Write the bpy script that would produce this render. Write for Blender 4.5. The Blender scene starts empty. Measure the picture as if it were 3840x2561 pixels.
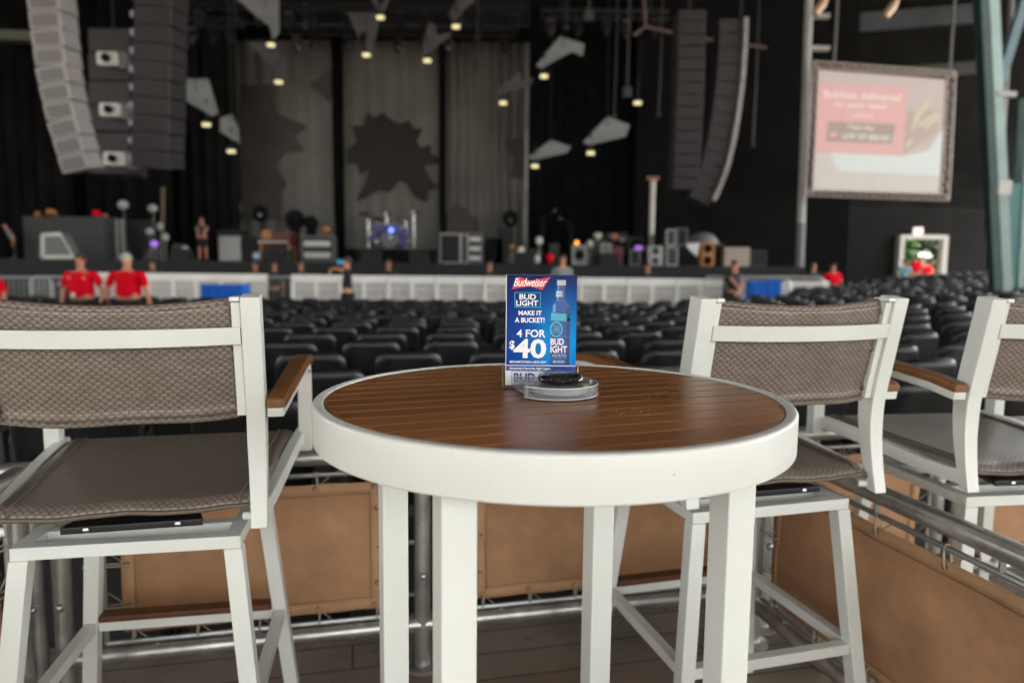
import bpy, bmesh, math, random
from mathutils import Vector, Matrix
random.seed(7)
sc = bpy.context.scene
COL = sc.collection
R = math.radians
# ------------------------------------------------------------------ camera
CZ, PITCH, ROLL, FPX = 1.22, 0.1059, 0.0105, 2675.0
cam_d = bpy.data.cameras.new('camera'); cam = bpy.data.objects.new('camera', cam_d); COL.objects.link(cam)
cam_d.sensor_width = 36; cam_d.lens = 36*FPX/3840
cam_d.clip_start = .05; cam_d.clip_end = 600
cam.matrix_world = Matrix.Translation((0, 0, CZ)) @ Matrix.Rotation(math.pi/2-PITCH, 4, 'X') @ Matrix.Rotation(ROLL, 4, 'Z')
cam_d.dof.use_dof = True; cam_d.dof.focus_distance = 1.13; cam_d.dof.aperture_fstop = 2.7; cam_d.dof.aperture_blades = 9
sc.camera = cam
# ------------------------------------------------------------------ world, sun, exposure
w = bpy.data.worlds.new('World'); sc.world = w; w.use_nodes = True
nt = w.node_tree; nt.nodes.clear()
o_ = nt.nodes.new('ShaderNodeOutputWorld'); bg = nt.nodes.new('ShaderNodeBackground')
sky = nt.nodes.new('ShaderNodeTexSky'); sky.sky_type = 'NISHITA'; sky.sun_disc = False
sky.sun_elevation = R(50); sky.sun_rotation = R(97); sky.dust_density = 6; sky.air_density = 1.0; sky.ozone_density = 1
hs = nt.nodes.new('ShaderNodeHueSaturation'); hs.inputs['Saturation'].default_value = .05
wb = nt.nodes.new('ShaderNodeMix'); wb.data_type = 'RGBA'; wb.blend_type = 'MULTIPLY'; wb.inputs[0].default_value = 1; wb.inputs[7].default_value = (.975, 1.0, .975, 1)
nt.links.new(sky.outputs[0], hs.inputs['Color']); nt.links.new(hs.outputs[0], wb.inputs[6]); nt.links.new(wb.outputs[2], bg.inputs[0])
bg.inputs[1].default_value = .15
nt.links.new(bg.outputs[0], o_.inputs[0])
sun_d = bpy.data.lights.new('sun', 'SUN'); sun_d.energy = 2.2; sun_d.angle = R(3); sun_d.color = (1, .95, .87)
sun = bpy.data.objects.new('sun', sun_d); COL.objects.link(sun)
el, az = R(50), R(97)
sdir = Vector((math.sin(az)*math.cos(el), math.cos(az)*math.cos(el), math.sin(el)))
sun.rotation_euler = sdir.to_track_quat('Z', 'Y').to_euler(); sun.location = (0, 0, 30)
vs = sc.view_settings; vs.view_transform = 'Standard'; vs.look = 'None'; vs.gamma = 1; vs.exposure = 3.1
sc.cycles.max_bounces = 8; sc.cycles.diffuse_bounces = 4; sc.cycles.glossy_bounces = 4; sc.cycles.transmission_bounces = 10
sc.cycles.transparent_max_bounces = 10; sc.cycles.caustics_reflective = False; sc.cycles.caustics_refractive = False
sc.cycles.use_denoising = True; sc.cycles.sample_clamp_indirect = 6

# ------------------------------------------------------------------ geometry helpers
def ray(px, py):
    """direction (per unit of forward distance) of a point of a 2351 x 1568 view"""
    X = px*1.63335-1920; Y = py*1.63335-1280.5
    c, s = math.cos(ROLL), math.sin(ROLL)
    X, Y = X*c+Y*s, -X*s+Y*c
    y = FPX*math.cos(PITCH)-Y*math.sin(PITCH); z = -Y*math.cos(PITCH)-FPX*math.sin(PITCH)
    return X/y, z/y
def at(px, py, Y):
    a, b = ray(px, py); return Vector((a*Y, Y, CZ+b*Y))
def atz(px, py, z):
    a, b = ray(px, py); Y = (z-CZ)/b; return Vector((a*Y, Y, z))

class MB:
    def __init__(s): s.v = []; s.f = []; s.m = []; s.uv = {}
    def add(s, vs_, fs, m=0):
        n = len(s.v); s.v += [tuple(v) for v in vs_]
        for f in fs: s.f.append(tuple(i+n for i in f)); s.m.append(m)
        return s
    def box(s, c, d, rot=None, m=0):
        x, y, z = d[0]/2, d[1]/2, d[2]/2; c = Vector(c)
        P = [Vector((a*x, b*y, e*z)) for a in (-1, 1) for b in (-1, 1) for e in (-1, 1)]
        if rot is not None: P = [rot @ p for p in P]
        return s.add([c+p for p in P], [(0, 1, 3, 2), (4, 6, 7, 5), (0, 4, 5, 1), (2, 3, 7, 6), (0, 2, 6, 4), (1, 5, 7, 3)], m)
    def bar(s, p0, p1, w, h, up=(0, 0, 1), w1=None, h1=None, m=0):
        p0 = Vector(p0); p1 = Vector(p1); t = (p1-p0).normalized(); up = Vector(up)
        x = t.cross(up).normalized(); y = x.cross(t).normalized(); w1 = w1 or w; h1 = h1 or h
        P = []
        for p, a, b in ((p0, w, h), (p1, w1, h1)):
            P += [p-x*a/2-y*b/2, p+x*a/2-y*b/2, p+x*a/2+y*b/2, p-x*a/2+y*b/2]
        return s.add(P, [(0, 1, 2, 3), (7, 6, 5, 4), (0, 4, 5, 1), (1, 5, 6, 2), (2, 6, 7, 3), (3, 7, 4, 0)], m)
    def sweep(s, secs, closed=True, m=0):
        """secs: list of rings with the same point count"""
        n = len(secs[0]); P = [p for r in secs for p in r]; F = []
        for i in range(len(secs)-1):
            for j in range(n if closed else n-1):
                k = (j+1) % n; F.append((i*n+j, i*n+k, (i+1)*n+k, (i+1)*n+j))
        if closed: F.append(tuple(range(n-1, -1, -1))); F.append(tuple((len(secs)-1)*n+j for j in range(n)))
        return s.add(P, F, m)
    def tube(s, path, r, n=10, m=0, cap=True):
        path = [Vector(p) for p in path]; secs = []; x = None
        for i, p in enumerate(path):
            t = (path[min(i+1, len(path)-1)]-path[max(i-1, 0)]).normalized()
            if x is None:
                x = t.orthogonal().normalized()
            else:
                x = (x-t*x.dot(t)).normalized()
            y = t.cross(x); rr = r[i] if isinstance(r, (list, tuple)) else r
            secs.append([p+(x*math.cos(2*math.pi*k/n)+y*math.sin(2*math.pi*k/n))*rr for k in range(n)])
        return s.sweep(secs, True, m)
    def lathe(s, prof, n=32, c=(0, 0, 0), m=0):
        c = Vector(c)
        secs = [[c+Vector((r*math.cos(2*math.pi*k/n), r*math.sin(2*math.pi*k/n), z)) for k in range(n)] for r, z in prof]
        N = len(secs); P = [p for q in secs for p in q]; F = []
        for i in range(N-1):
            for j in range(n):
                k = (j+1) % n; F.append((i*n+j, i*n+k, (i+1)*n+k, (i+1)*n+j))
        F.append(tuple(range(n-1, -1, -1))); F.append(tuple((N-1)*n+j for j in range(n)))
        return s.add(P, F, m)
    def prism(s, poly, ext, m=0):
        """poly: 3D points; ext: extrusion vector"""
        n = len(poly); ext = Vector(ext); P = [Vector(p) for p in poly]
        P = P+[p+ext for p in P]
        return s.add(P, [tuple(range(n-1, -1, -1)), tuple(range(n, 2*n))]+[(i, (i+1) % n, n+(i+1) % n, n+i) for i in range(n)], m)
    def ball(s, c, r, n=12, m=0):
        if not isinstance(r, (tuple, list)): r = (r, r, r)
        N = n//2; secs = []
        for i in range(N+1):
            a = math.pi*min(max(i/N, .02), .98)
            secs.append([(c[0]+r[0]*math.sin(a)*math.cos(2*math.pi*k/n), c[1]+r[1]*math.sin(a)*math.sin(2*math.pi*k/n), c[2]-r[2]*math.cos(a)) for k in range(n)])
        return s.sweep(secs, True, m)
    def ring(s, c, ax, R_, r, n=14, k=6, m=0):
        c = Vector(c); ax = Vector(ax).normalized(); x = ax.orthogonal().normalized(); y = ax.cross(x)
        P = []; F = []
        for i in range(n):
            a = 2*math.pi*i/n; d = x*math.cos(a)+y*math.sin(a)
            for j in range(k):
                b = 2*math.pi*j/k; P.append(c+d*(R_+r*math.cos(b))+ax*r*math.sin(b))
        for i in range(n):
            for j in range(k):
                F.append((i*k+j, ((i+1) % n)*k+j, ((i+1) % n)*k+(j+1) % k, i*k+(j+1) % k))
        return s.add(P, F, m)
    def build(s, name, mat, parent=None, bevel=0, smooth=False, seg=2, loc=None):
        me = bpy.data.meshes.new(name); me.from_pydata(s.v, [], s.f)
        mats = mat if isinstance(mat, (list, tuple)) else [mat]
        for q in mats: me.materials.append(q)
        me.polygons.foreach_set('material_index', s.m)
        bm = bmesh.new(); bm.from_mesh(me); bmesh.ops.recalc_face_normals(bm, faces=bm.faces); bm.to_mesh(me); bm.free()
        o = bpy.data.objects.new(name, me); COL.objects.link(o)
        if parent is not None: o.parent = parent
        if loc is not None: o.location = loc
        if smooth: me.polygons.foreach_set('use_smooth', [True]*len(me.polygons))
        if smooth == 'auto': me.set_sharp_from_angle(angle=R(40))
        if bevel:
            b = o.modifiers.new('bevel', 'BEVEL'); b.width = bevel; b.segments = seg; b.limit_method = 'ANGLE'; b.angle_limit = R(35)
            me.polygons.foreach_set('use_smooth', [True]*len(me.polygons)); b.harden_normals = False
            wn = o.modifiers.new('wn', 'WEIGHTED_NORMAL'); wn.keep_sharp = True
        return o
def grid_mesh(name, fn, nu, nv, mat, parent=None, thick=0, uvs=None):
    """fn(u,v)->point for u,v in 0..1 ; uvs(u,v)->uv in metres"""
    P = []; F = []
    for j in range(nv+1):
        for i in range(nu+1): P.append(tuple(fn(i/nu, j/nv)))
    for j in range(nv):
        for i in range(nu):
            a = j*(nu+1)+i; F.append((a, a+1, a+nu+2, a+nu+1))
    me = bpy.data.meshes.new(name); me.from_pydata(P, [], F); me.materials.append(mat)
    if uvs:
        ul = me.uv_layers.new(name='UVMap')
        for lp in me.loops:
            j, i = divmod(lp.vertex_index, nu+1); ul.data[lp.index].uv = uvs(i/nu, j/nv)
    me.polygons.foreach_set('use_smooth', [True]*len(me.polygons))
    o = bpy.data.objects.new(name, me); COL.objects.link(o)
    if parent is not None: o.parent = parent
    if thick:
        md = o.modifiers.new('solid', 'SOLIDIFY'); md.thickness = thick; md.offset = 0
    return o
def tag(o, label, cat, group=None):
    o['label'] = label; o['category'] = cat
    if group: o['group'] = group
    return o
def struct(o): o['kind'] = 'structure'; return o
def thing(name, label, cat, loc=(0, 0, 0), rz=0, group=None):
    e = bpy.data.objects.new(name, None); COL.objects.link(e); e.location = loc; e.rotation_euler = (0, 0, rz)
    e.empty_display_size = .1
    return tag(e, label, cat, group)
def dup(root, loc, rz=None, label=None, group=None):
    def cp(o, par):
        c = o.copy(); COL.objects.link(c); c.parent = par
        for ch in kids.get(o.name, []): cp(ch, c)
        return c
    kids = {}
    def walk(o):
        kids[o.name] = list(o.children)
        for ch in o.children: walk(ch)
    walk(root)
    r = cp(root, None); r.location = loc
    if rz is not None: r.rotation_euler = (0, 0, rz)
    if label: r['label'] = label
    if group: r['group'] = group
    return r

# ------------------------------------------------------------------ materials
class NT:
    def __init__(s, m): s.t = m.node_tree; s.b = s.t.nodes['Principled BSDF']
    def n(s, ty, **k):
        x = s.t.nodes.new(ty)
        for a, v in k.items(): setattr(x, a, v)
        return x
    def l(s, a, b): s.t.links.new(a, b)
    def math(s, op, a, b=None, c=None):
        x = s.n('ShaderNodeMath', operation=op)
        for i, v in enumerate((a, b, c)):
            if v is None: continue
            if isinstance(v, (int, float)): x.inputs[i].default_value = v
            else: s.l(v, x.inputs[i])
        return x.outputs[0]
    def mix(s, f, a, b, ty='MIX'):
        x = s.n('ShaderNodeMix', data_type='RGBA', blend_type=ty)
        if isinstance(f, (int, float)): x.inputs[0].default_value = f
        else: s.l(f, x.inputs[0])
        for i, v in ((6, a), (7, b)):
            if isinstance(v, tuple): x.inputs[i].default_value = (*v, 1)
            else: s.l(v, x.inputs[i])
        return x.outputs[2]
    def noise(s, scale, detail=4, coord='Object', sx=(1, 1, 1), rough=.55):
        tc = s.n('ShaderNodeTexCoord'); mp = s.n('ShaderNodeMapping'); mp.inputs['Scale'].default_value = sx
        s.l(tc.outputs[coord], mp.inputs[0]); nz = s.n('ShaderNodeTexNoise')
        nz.inputs['Scale'].default_value = scale; nz.inputs['Detail'].default_value = detail; nz.inputs['Roughness'].default_value = rough
        s.l(mp.outputs[0], nz.inputs['Vector']); return nz.outputs[0]
    def ramp(s, v, a, b):
        x = s.n('ShaderNodeMapRange'); x.inputs[1].default_value = a; x.inputs[2].default_value = b; s.l(v, x.inputs[0]); return x.outputs[0]
    def bump(s, h, st=.2, d=.002):
        x = s.n('ShaderNodeBump'); x.inputs['Strength'].default_value = st; x.inputs['Distance'].default_value = d
        s.l(h, x.inputs['Height']); s.l(x.outputs[0], s.b.inputs['Normal'])
def mat(name, col, rough=.5, metal=0, var=.12, scale=6, bump=0, col2=None, emit=None, es=1, spec=None, coat=0):
    m = bpy.data.materials.new(name); m.use_nodes = True; k = NT(m); b = k.b
    b.inputs['Roughness'].default_value = rough; b.inputs['Metallic'].default_value = metal
    if spec is not None: b.inputs['Specular IOR Level'].default_value = spec
    if coat: b.inputs['Coat Weight'].default_value = coat; b.inputs['Coat Roughness'].default_value = .15
    f = k.ramp(k.noise(scale), .3, .7)
    c2 = col2 or tuple(c*(1-var) for c in col)
    k.l(k.mix(f, col, c2), b.inputs['Base Color'])
    if bump: k.bump(k.noise(scale*12), bump)
    if emit: b.inputs['Emission Color'].default_value = (*emit, 1); b.inputs['Emission Strength'].default_value = es
    return m
M = {}
def coat_mat():
    m = bpy.data.materials.new('white_powder_coat'); m.use_nodes = True; k = NT(m)
    c = k.mix(k.ramp(k.noise(5, 5), .35, .75), (.69, .71, .675), (.64, .65, .615))
    c = k.mix(k.math('MULTIPLY', k.ramp(k.noise(2.2, 8, rough=.7), .58, .80), .30), c, (.40, .36, .31))
    c = k.mix(k.math('MULTIPLY', k.ramp(k.noise(75, 1), .795, .81), .85), c, (.10, .085, .07))
    k.l(c, k.b.inputs['Base Color']); rr = k.n('ShaderNodeMapRange'); k.l(k.noise(14, 4), rr.inputs[0]); rr.inputs[3].default_value = .26; rr.inputs[4].default_value = .46
    k.l(rr.outputs[0], k.b.inputs['Roughness']); k.bump(k.noise(500, 2), .05, .0005); return m
M['white'] = coat_mat()
M['black_plate'] = mat('black_plate', (.015, .015, .017), .3)
M['bolt'] = mat('steel_bolt', (.5, .5, .5), .3, 1)
M['screw'] = mat('dark_screw', (.16, .15, .15), .3, .9)
M['galv'] = mat('galvanised_pipe', (.62, .61, .58), .36, .85, .45, 14, .05)
M['rod'] = mat('galvanised_rod', (.42, .42, .42), .4, .8, .3, 20)
M['rope'] = mat('rope', (.42, .37, .29), .8, 0, .3, 60, .3)
M['grommet'] = mat('grommet', (.10, .07, .05), .4, .6)
def canvas_mat(name, a, b):
    m = bpy.data.materials.new(name); m.use_nodes = True; k = NT(m)
    n1 = k.ramp(k.noise(3.2, 5), .3, .72); n2 = k.ramp(k.noise(14, 3), .35, .7)
    c = k.mix(n1, a, b); c = k.mix(k.math('MULTIPLY', n2, .35), c, tuple(x*.6 for x in b)); c = k.mix(k.math('MULTIPLY', k.ramp(k.noise(6, 9, rough=.75), .60, .72), .45), c, tuple(x*.45 for x in b))
    k.l(c, k.b.inputs['Base Color']); k.b.inputs['Roughness'].default_value = .85
    k.bump(k.math('ADD', k.math('MULTIPLY', k.noise(9, 6, rough=.6), 6.0), k.noise(420, 2)), .45, .0016); return m
M['canvas'] = canvas_mat('tan_canvas', (.48, .255, .130), (.34, .185, .10))
M['hem'] = canvas_mat('tan_canvas_hem', (.52, .295, .155), (.43, .24, .13))
M['thread'] = mat('brown_seam', (.20, .11, .06), .8)
def wood_mat(name, a, b, rough=.4, sx=(2, 22, 6), isl=True, coat=.15, bmp=.03):
    m = bpy.data.materials.new(name); m.use_nodes = True; k = NT(m)
    g = k.ramp(k.noise(7, 6, sx=sx, rough=.65), .3, .72)
    c = k.mix(g, a, b)
    if isl:
        gi = k.n('ShaderNodeNewGeometry'); c = k.mix(k.math('MULTIPLY', gi.outputs['Random Per Island'], .55), c, tuple(x*.60 for x in b))
    sm = k.ramp(k.noise(5, 5), .52, .78)
    c = k.mix(k.math('MULTIPLY', sm, .22), c, (.34, .20, .11)); k.b.inputs['Specular IOR Level'].default_value = .32
    sp = k.ramp(k.noise(160, 2), .77, .80); c = k.mix(k.math('MULTIPLY', sp, .5), c, (.5, .4, .3))
    k.l(c, k.b.inputs['Base Color'])
    rr = k.n('ShaderNodeMapRange'); k.l(k.noise(9, 4), rr.inputs[0]); rr.inputs[3].default_value = rough-.08; rr.inputs[4].default_value = rough+.14
    k.l(rr.outputs[0], k.b.inputs['Roughness'])
    k.bump(k.noise(30, 4, sx=sx), bmp, .0006); return m
M['table_wood'] = wood_mat('dark_oiled_slat_wood', (.36, .140, .040), (.185, .070, .023), .28)
M['groove'] = mat('bare_wood_groove', (.50, .195, .04), .6, 0, .0, 5, col2=(.045, .016, .006))
M['arm_wood'] = wood_mat('armrest_wood', (.22, .092, .028), (.125, .050, .016), .32, (20, 3, 20), False)
M['foot_wood'] = wood_mat('footrest_wood', (.13, .05, .022), (.08, .03, .015), .45, (3, 20, 20), False)
def weave_mat(name, cell=.0071):
    m = bpy.data.materials.new(name); m.use_nodes = True; k = NT(m)
    uv = k.n('ShaderNodeUVMap'); sep = k.n('ShaderNodeSeparateXYZ'); k.l(uv.outputs[0], sep.inputs[0])
    u = k.math('DIVIDE', sep.outputs[0], cell*1.08); v = k.math('DIVIDE', sep.outputs[1], cell*.94)
    iu = k.math('FLOOR', u); iv = k.math('FLOOR', v)
    fv = k.math('ABSOLUTE', k.math('SUBTRACT', k.math('FRACT', v), .5))
    up = k.math('SUBTRACT', k.math('FLOORED_MODULO', k.math('ADD', k.math('ADD', u, iv), 1.0), 2.0), 1.0)   # -1..1, cross strand round 0
    au = k.math('ABSOLUTE', up); iu = k.math('FLOOR', k.math('MULTIPLY', k.math('ADD', u, iv), .5))
    inv = k.math('LESS_THAN', au, .64); par = k.math('SUBTRACT', 1, inv)
    hh = k.math('SUBTRACT', 1, k.math('POWER', k.math('MULTIPLY', fv, 2), 4))
    endh = k.math('SUBTRACT', 1, k.math('POWER', k.math('DIVIDE', au, .64), 6))
    hv = k.math('SUBTRACT', 1, k.math('POWER', k.math('DIVIDE', k.math('SUBTRACT', 1, au), .36), 4))
    H = k.math('ADD', k.math('MULTIPLY', k.math('MULTIPLY', hh, endh), inv), k.math('MULTIPLY', k.math('MULTIPLY', hv, .55), par))
    hole = k.math('MULTIPLY', k.math('MULTIPLY', k.math('GREATER_THAN', au, .54), k.math('LESS_THAN', au, .80)), k.math('GREATER_THAN', fv, .33))
    wv = k.n('ShaderNodeTexWhiteNoise', noise_dimensions='2D'); cb = k.n('ShaderNodeCombineXYZ'); k.l(iu, cb.inputs[0]); k.l(iv, cb.inputs[1]); k.l(cb.outputs[0], wv.inputs[0])
    a = k.mix(wv.outputs[0], (.185, .148, .122), (.24, .195, .165)); b = k.mix(wv.outputs[0], (.100, .080, .064), (.125, .10, .082))
    c = k.mix(par, a, b); c = k.mix(k.math('MULTIPLY', k.ramp(k.noise(4.5, 6, rough=.65), .38, .7), .32), c, (.10, .08, .062)); c = k.mix(hole, c, (.009, .007, .006))
    k.l(c, k.b.inputs['Base Color']); k.b.inputs['Roughness'].default_value = .36
    k.bump(H, .4, .0012); return m
M['weave'] = weave_mat('basket_weave_sling')
M['weave_hem'] = mat('woven_hem', (.13, .10, .075), .5, 0, .3, 80, .2)
M['seat_black'] = mat('black_seat_plastic', (.0085, .0095, .0110), .38, 0, .3, 3, spec=.42)
M['seat_frame'] = mat('seat_bracket_grey', (.045, .045, .048), .5)
M['black'] = mat('black_drape', (.013, .013, .014), .95, 0, .4, 2, spec=.04)
M['blackpaint'] = mat('black_paint', (.013, .013, .014), .7, 0, .3, 3, spec=.3)
M['dkgrey'] = mat('dark_grey', (.045, .045, .046), .7, 0, .3, 5)
M['midgrey'] = mat('mid_grey', (.16, .16, .16), .6, 0, .3, 5)
M['ltgrey'] = mat('light_grey', (.42, .42, .40), .6, 0, .2, 5)
M['offwhite'] = mat('off_white', (.62, .60, .55), .6, 0, .15, 5)
M['alu'] = mat('aluminium', (.55, .55, .56), .4, .6)
M['red'] = mat('red_cloth', (.80, .004, .018), .9, 0, .12, 3, .1, spec=.1)
M['skin'] = mat('skin', (.62, .25, .15), .5)
M['skin2'] = mat('skin_tanned', (.42, .17, .10), .5)
M['hair'] = mat('brown_hair', (.05, .026, .016), .7)
M['greyhair'] = mat('grey_hair', (.50, .44, .33), .7)
M['darkcloth'] = mat('black_clothing', (.012, .012, .014), .85)
M['greycloth'] = mat('grey_clothing', (.2, .21, .22), .85)
M['whitecloth'] = mat('white_clothing', (.7, .7, .68), .85)
M['bluecloth'] = mat('light_blue_clothing', (.3, .5, .62), .85)
M['blue'] = mat('blue_plastic', (.01, .14, .62), .5, spec=.25)
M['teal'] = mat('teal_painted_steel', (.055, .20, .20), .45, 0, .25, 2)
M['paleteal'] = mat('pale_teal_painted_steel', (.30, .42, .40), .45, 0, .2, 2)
M['orange'] = mat('orange_wood', (.42, .17, .035), .5)
M['redwood'] = mat('red_brown_wood', (.10, .014, .008), .5)
M['sail'] = mat('pale_grey_sail', (.27, .29, .29), .8, 0, .35, .8)
M['saildim'] = mat('dim_grey_sail', (.10, .10, .105), .8, 0, .35, 1)
M['sailgreen'] = mat('pale_green_cloth', (.27, .31, .24), .8, 0, .2, 1.5)
M['puck'] = mat('glossy_black', (.006, .007, .009), .08, 0, .1, 5, coat=1)
M['puck_in'] = mat('dark_teal_gloss', (.01, .03, .035), .15)
M['mark_orange'] = mat('orange_mark', (.75, .2, .08), .5)
M['edge_glint'] = mat('painted_edge_glint', (.80, .82, .86), .2)  # near-white colour painting the glints along the block's edges
M['core_grey'] = mat('refraction_core_grey', (.34, .34, .345), .4, .45, .25, 40)
M['gold'] = mat('gold_dot', (.8, .55, .2), .3, 1)
def emat(name, col, s, base=.3):
    m = bpy.data.materials.new(name); m.use_nodes = True; k = NT(m)
    k.b.inputs['Base Color'].default_value = (*[c*base for c in col], 1); k.b.inputs['Emission Color'].default_value = (*col, 1)
    k.b.inputs['Emission Strength'].default_value = s; return m
M['lamp'] = emat('warm_lamp', (.95, .86, .45), .12)
M['lampw'] = emat('cool_lamp', (.8, .95, .85), .16)
M['lampo'] = emat('orange_lamp', (1, .35, .05), .30)
M['lampb'] = emat('blue_lamp', (.12, .2, 1), .5)
M['lampp'] = emat('purple_lamp', (.42, .18, .8), .10)
def glass_mat(name, tint=(1, 1, 1), thin=False, ior=1.45, painted_haze=0):
    m = bpy.data.materials.new(name); m.use_nodes = True; t = m.node_tree; t.nodes.clear(); o = t.nodes.new('ShaderNodeOutputMaterial')
    if thin:
        mx = t.nodes.new('ShaderNodeMixShader'); tr = t.nodes.new('ShaderNodeBsdfTransparent'); gl = t.nodes.new('ShaderNodeBsdfGlossy')
        fr = t.nodes.new('ShaderNodeFresnel'); fr.inputs[0].default_value = ior; gl.inputs['Roughness'].default_value = .03
        tr.inputs[0].default_value = (*tint, 1)
        t.links.new(fr.outputs[0], mx.inputs[0]); t.links.new(tr.outputs[0], mx.inputs[1]); t.links.new(gl.outputs[0], mx.inputs[2]); t.links.new(mx.outputs[0], o.inputs[0])
        if painted_haze:
            m2 = t.nodes.new('ShaderNodeMixShader'); df = t.nodes.new('ShaderNodeBsdfDiffuse'); df.inputs[0].default_value = (.75, .76, .82, 1); m2.inputs[0].default_value = painted_haze  # pale diffuse mixed in, paints the whitish reflection on the block
            t.links.new(mx.outputs[0], m2.inputs[1]); t.links.new(df.outputs[0], m2.inputs[2]); t.links.new(m2.outputs[0], o.inputs[0])
    else:
        g = t.nodes.new('ShaderNodeBsdfGlass'); g.inputs['Color'].default_value = (*tint, 1); g.inputs['IOR'].default_value = 1.49; g.inputs['Roughness'].default_value = 0.0
        t.links.new(g.outputs[0], o.inputs[0])
    return m
M['acrylic'] = glass_mat('clear_acrylic'); M['acrylic_thin'] = glass_mat('thin_clear_acrylic', thin=True, ior=1.07); M['acrylic_block'] = glass_mat('hazed_acrylic_block', (.97, .98, 1), thin=True, ior=1.5, painted_haze=.16)
exec_parts = []
# ================================================================== SETTING
def tz(x, y): return .74-.023*(y-4)+.06*max(0, x-2.5)*min(1, max(0, (y-2)/6))      # top of a seat back
def floor_mat(name, a, b, rough=.75, plank=None):
    m = bpy.data.materials.new(name); m.use_nodes = True; k = NT(m)
    c = k.mix(k.ramp(k.noise(2.5, 6), .3, .7), a, b)
    if plank:
        tc = k.n('ShaderNodeTexCoord'); mp = k.n('ShaderNodeMapping'); mp.inputs['Rotation'].default_value = (0, 0, -R(13)); k.l(tc.outputs['Object'], mp.inputs[0])
        br = k.n('ShaderNodeTexBrick'); k.l(mp.outputs[0], br.inputs['Vector']); br.inputs['Scale'].default_value = 1
        br.inputs['Brick Width'].default_value = 2.2; br.inputs['Row Height'].default_value = plank; br.inputs['Mortar Size'].default_value = .004
        br.inputs['Color1'].default_value = (1, 1, 1, 1); br.inputs['Color2'].default_value = (.85, .85, .85, 1); br.inputs['Mortar'].default_value = (.35, .33, .32, 1)
        c = k.mix(1.0, c, br.outputs[0], 'MULTIPLY')
        st = k.ramp(k.noise(9, 4), .62, .7); c = k.mix(k.math('MULTIPLY', st, .5), c, (.02, .018, .016))
    k.l(c, k.b.inputs['Base Color']); k.b.inputs['Roughness'].default_value = rough; k.bump(k.noise(60, 4), .2); return m
gm = floor_mat('paved_ground', (.36, .31, .275), (.29, .245, .215))
struct(MB().add([(-250, -250, -.47), (250, -250, -.47), (250, 250, -.47), (-250, 250, -.47)], [(0, 1, 2, 3)]).build('ground', gm))
fm = floor_mat('seating_floor', (.05, .05, .05), (.03, .03, .03))
o = grid_mesh('seating_floor', lambda u, v: (-16+u*44, 1.6+v*17.4, tz(-16+u*44, 1.6+v*17.4)-.86), 44, 17, fm); struct(o)
yl = lambda x: 2.12+.231*x
dm = floor_mat('worn_deck', (.31, .24, .19), (.15, .12, .095), .75, .14)
struct(MB().prism([(-5, -3, -.45), (6, -3, -.45), (6, yl(6)+.36, -.45), (-5, yl(-5)+.36, -.45)], (0, 0, .45)).build('deck', dm))
# stage house: roof, walls and the stage itself
rm = mat('roof_underside', (.02, .02, .02), .8, 0, .3, .5)
b = MB().box((2, 11.7, 14.2), (64, 44.6, .3)).box((-8, 40.6, 14.2), (44, 13, .3))
for i in range(7): b.box((2, -7+i*6, 13.85), (62, .3, .5))
struct(b.build('roof', rm))
bw = mat('black_wall', (.009, .009, .009), .95, 0, .4, .8, spec=.04)
wx = lambda px, Y: at(px, 600, Y).x
struct(MB().box((-4, 40.2, 6.5), (56, .3, 15)).build('wall_back', bw))
struct(MB().box((-24.2, 32, 6.5), (.3, 30, 15)).build('wall_left', bw))
# right wing: horizontal siding above, corrugated metal below
wr = MB(); Y0 = 33.0; xl, xr = at(1905, 600, Y0).x, at(2340, 600, Y0).x
dxl, dxr = at(2052, 600, Y0).x, at(2158, 600, Y0).x; dz0, dz1 = -.2, at(2100, 541, Y0).z
for k in range(24):
    z0 = 3.9+k*.42; wr.box(((xl+xr)/2, Y0-.05-.04*(k % 2), z0+.212), (xr-xl, .1, .44))
wr.box(((xl+xr)/2, Y0+.25, 9), (xr-xl+3, .2, 11))
struct(wr.build('upper_siding_wall', mat('dark_siding', (.014, .0135, .012), .85, 0, .5, .5, col2=(.0025, .0025, .0025), spec=.1)))
wr = MB(); n = int((xr-xl)/.11)
for k in range(n):
    x = xl+k*.11
    if dxl+.02 < x < dxr-.13: wr.box((x+.055, Y0, (4.0+dz1-.12)/2), (.11, .1+.12*(k % 2), 4.0-dz1+.12))
    else: wr.box((x+.055, Y0, 1.7), (.11, .1+.12*(k % 2), 4.6))
struct(wr.build('corrugated_wall', mat('corrugated_metal', (.020, .0195, .019), .7, 0, .3, 1, spec=.15)))
struct(MB().box((9.6, 30.5, 6.5), (9.0, .2, 15)).build('stage_side_wall', bw))
struct(MB().box((2, -3.4, 5.9), (64, 12.2, .25)).build('unseen_sky_blocker', mat('sky_blocker_grey', (.30, .29, .27), .8, 0, .2, .5)))  # added slab out of view, cuts the sky light on the deck
# stage deck
YS = 22.0; sx0, sx1 = -17.5, at(1850, 600, YS).x
stz = at(1175, 606, YS).z
struct(MB().box(((sx0+sx1)/2, YS+9, stz/2-.25), (sx1-sx0, 18, stz+.5)).build('stage', M['blackpaint']))

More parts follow.
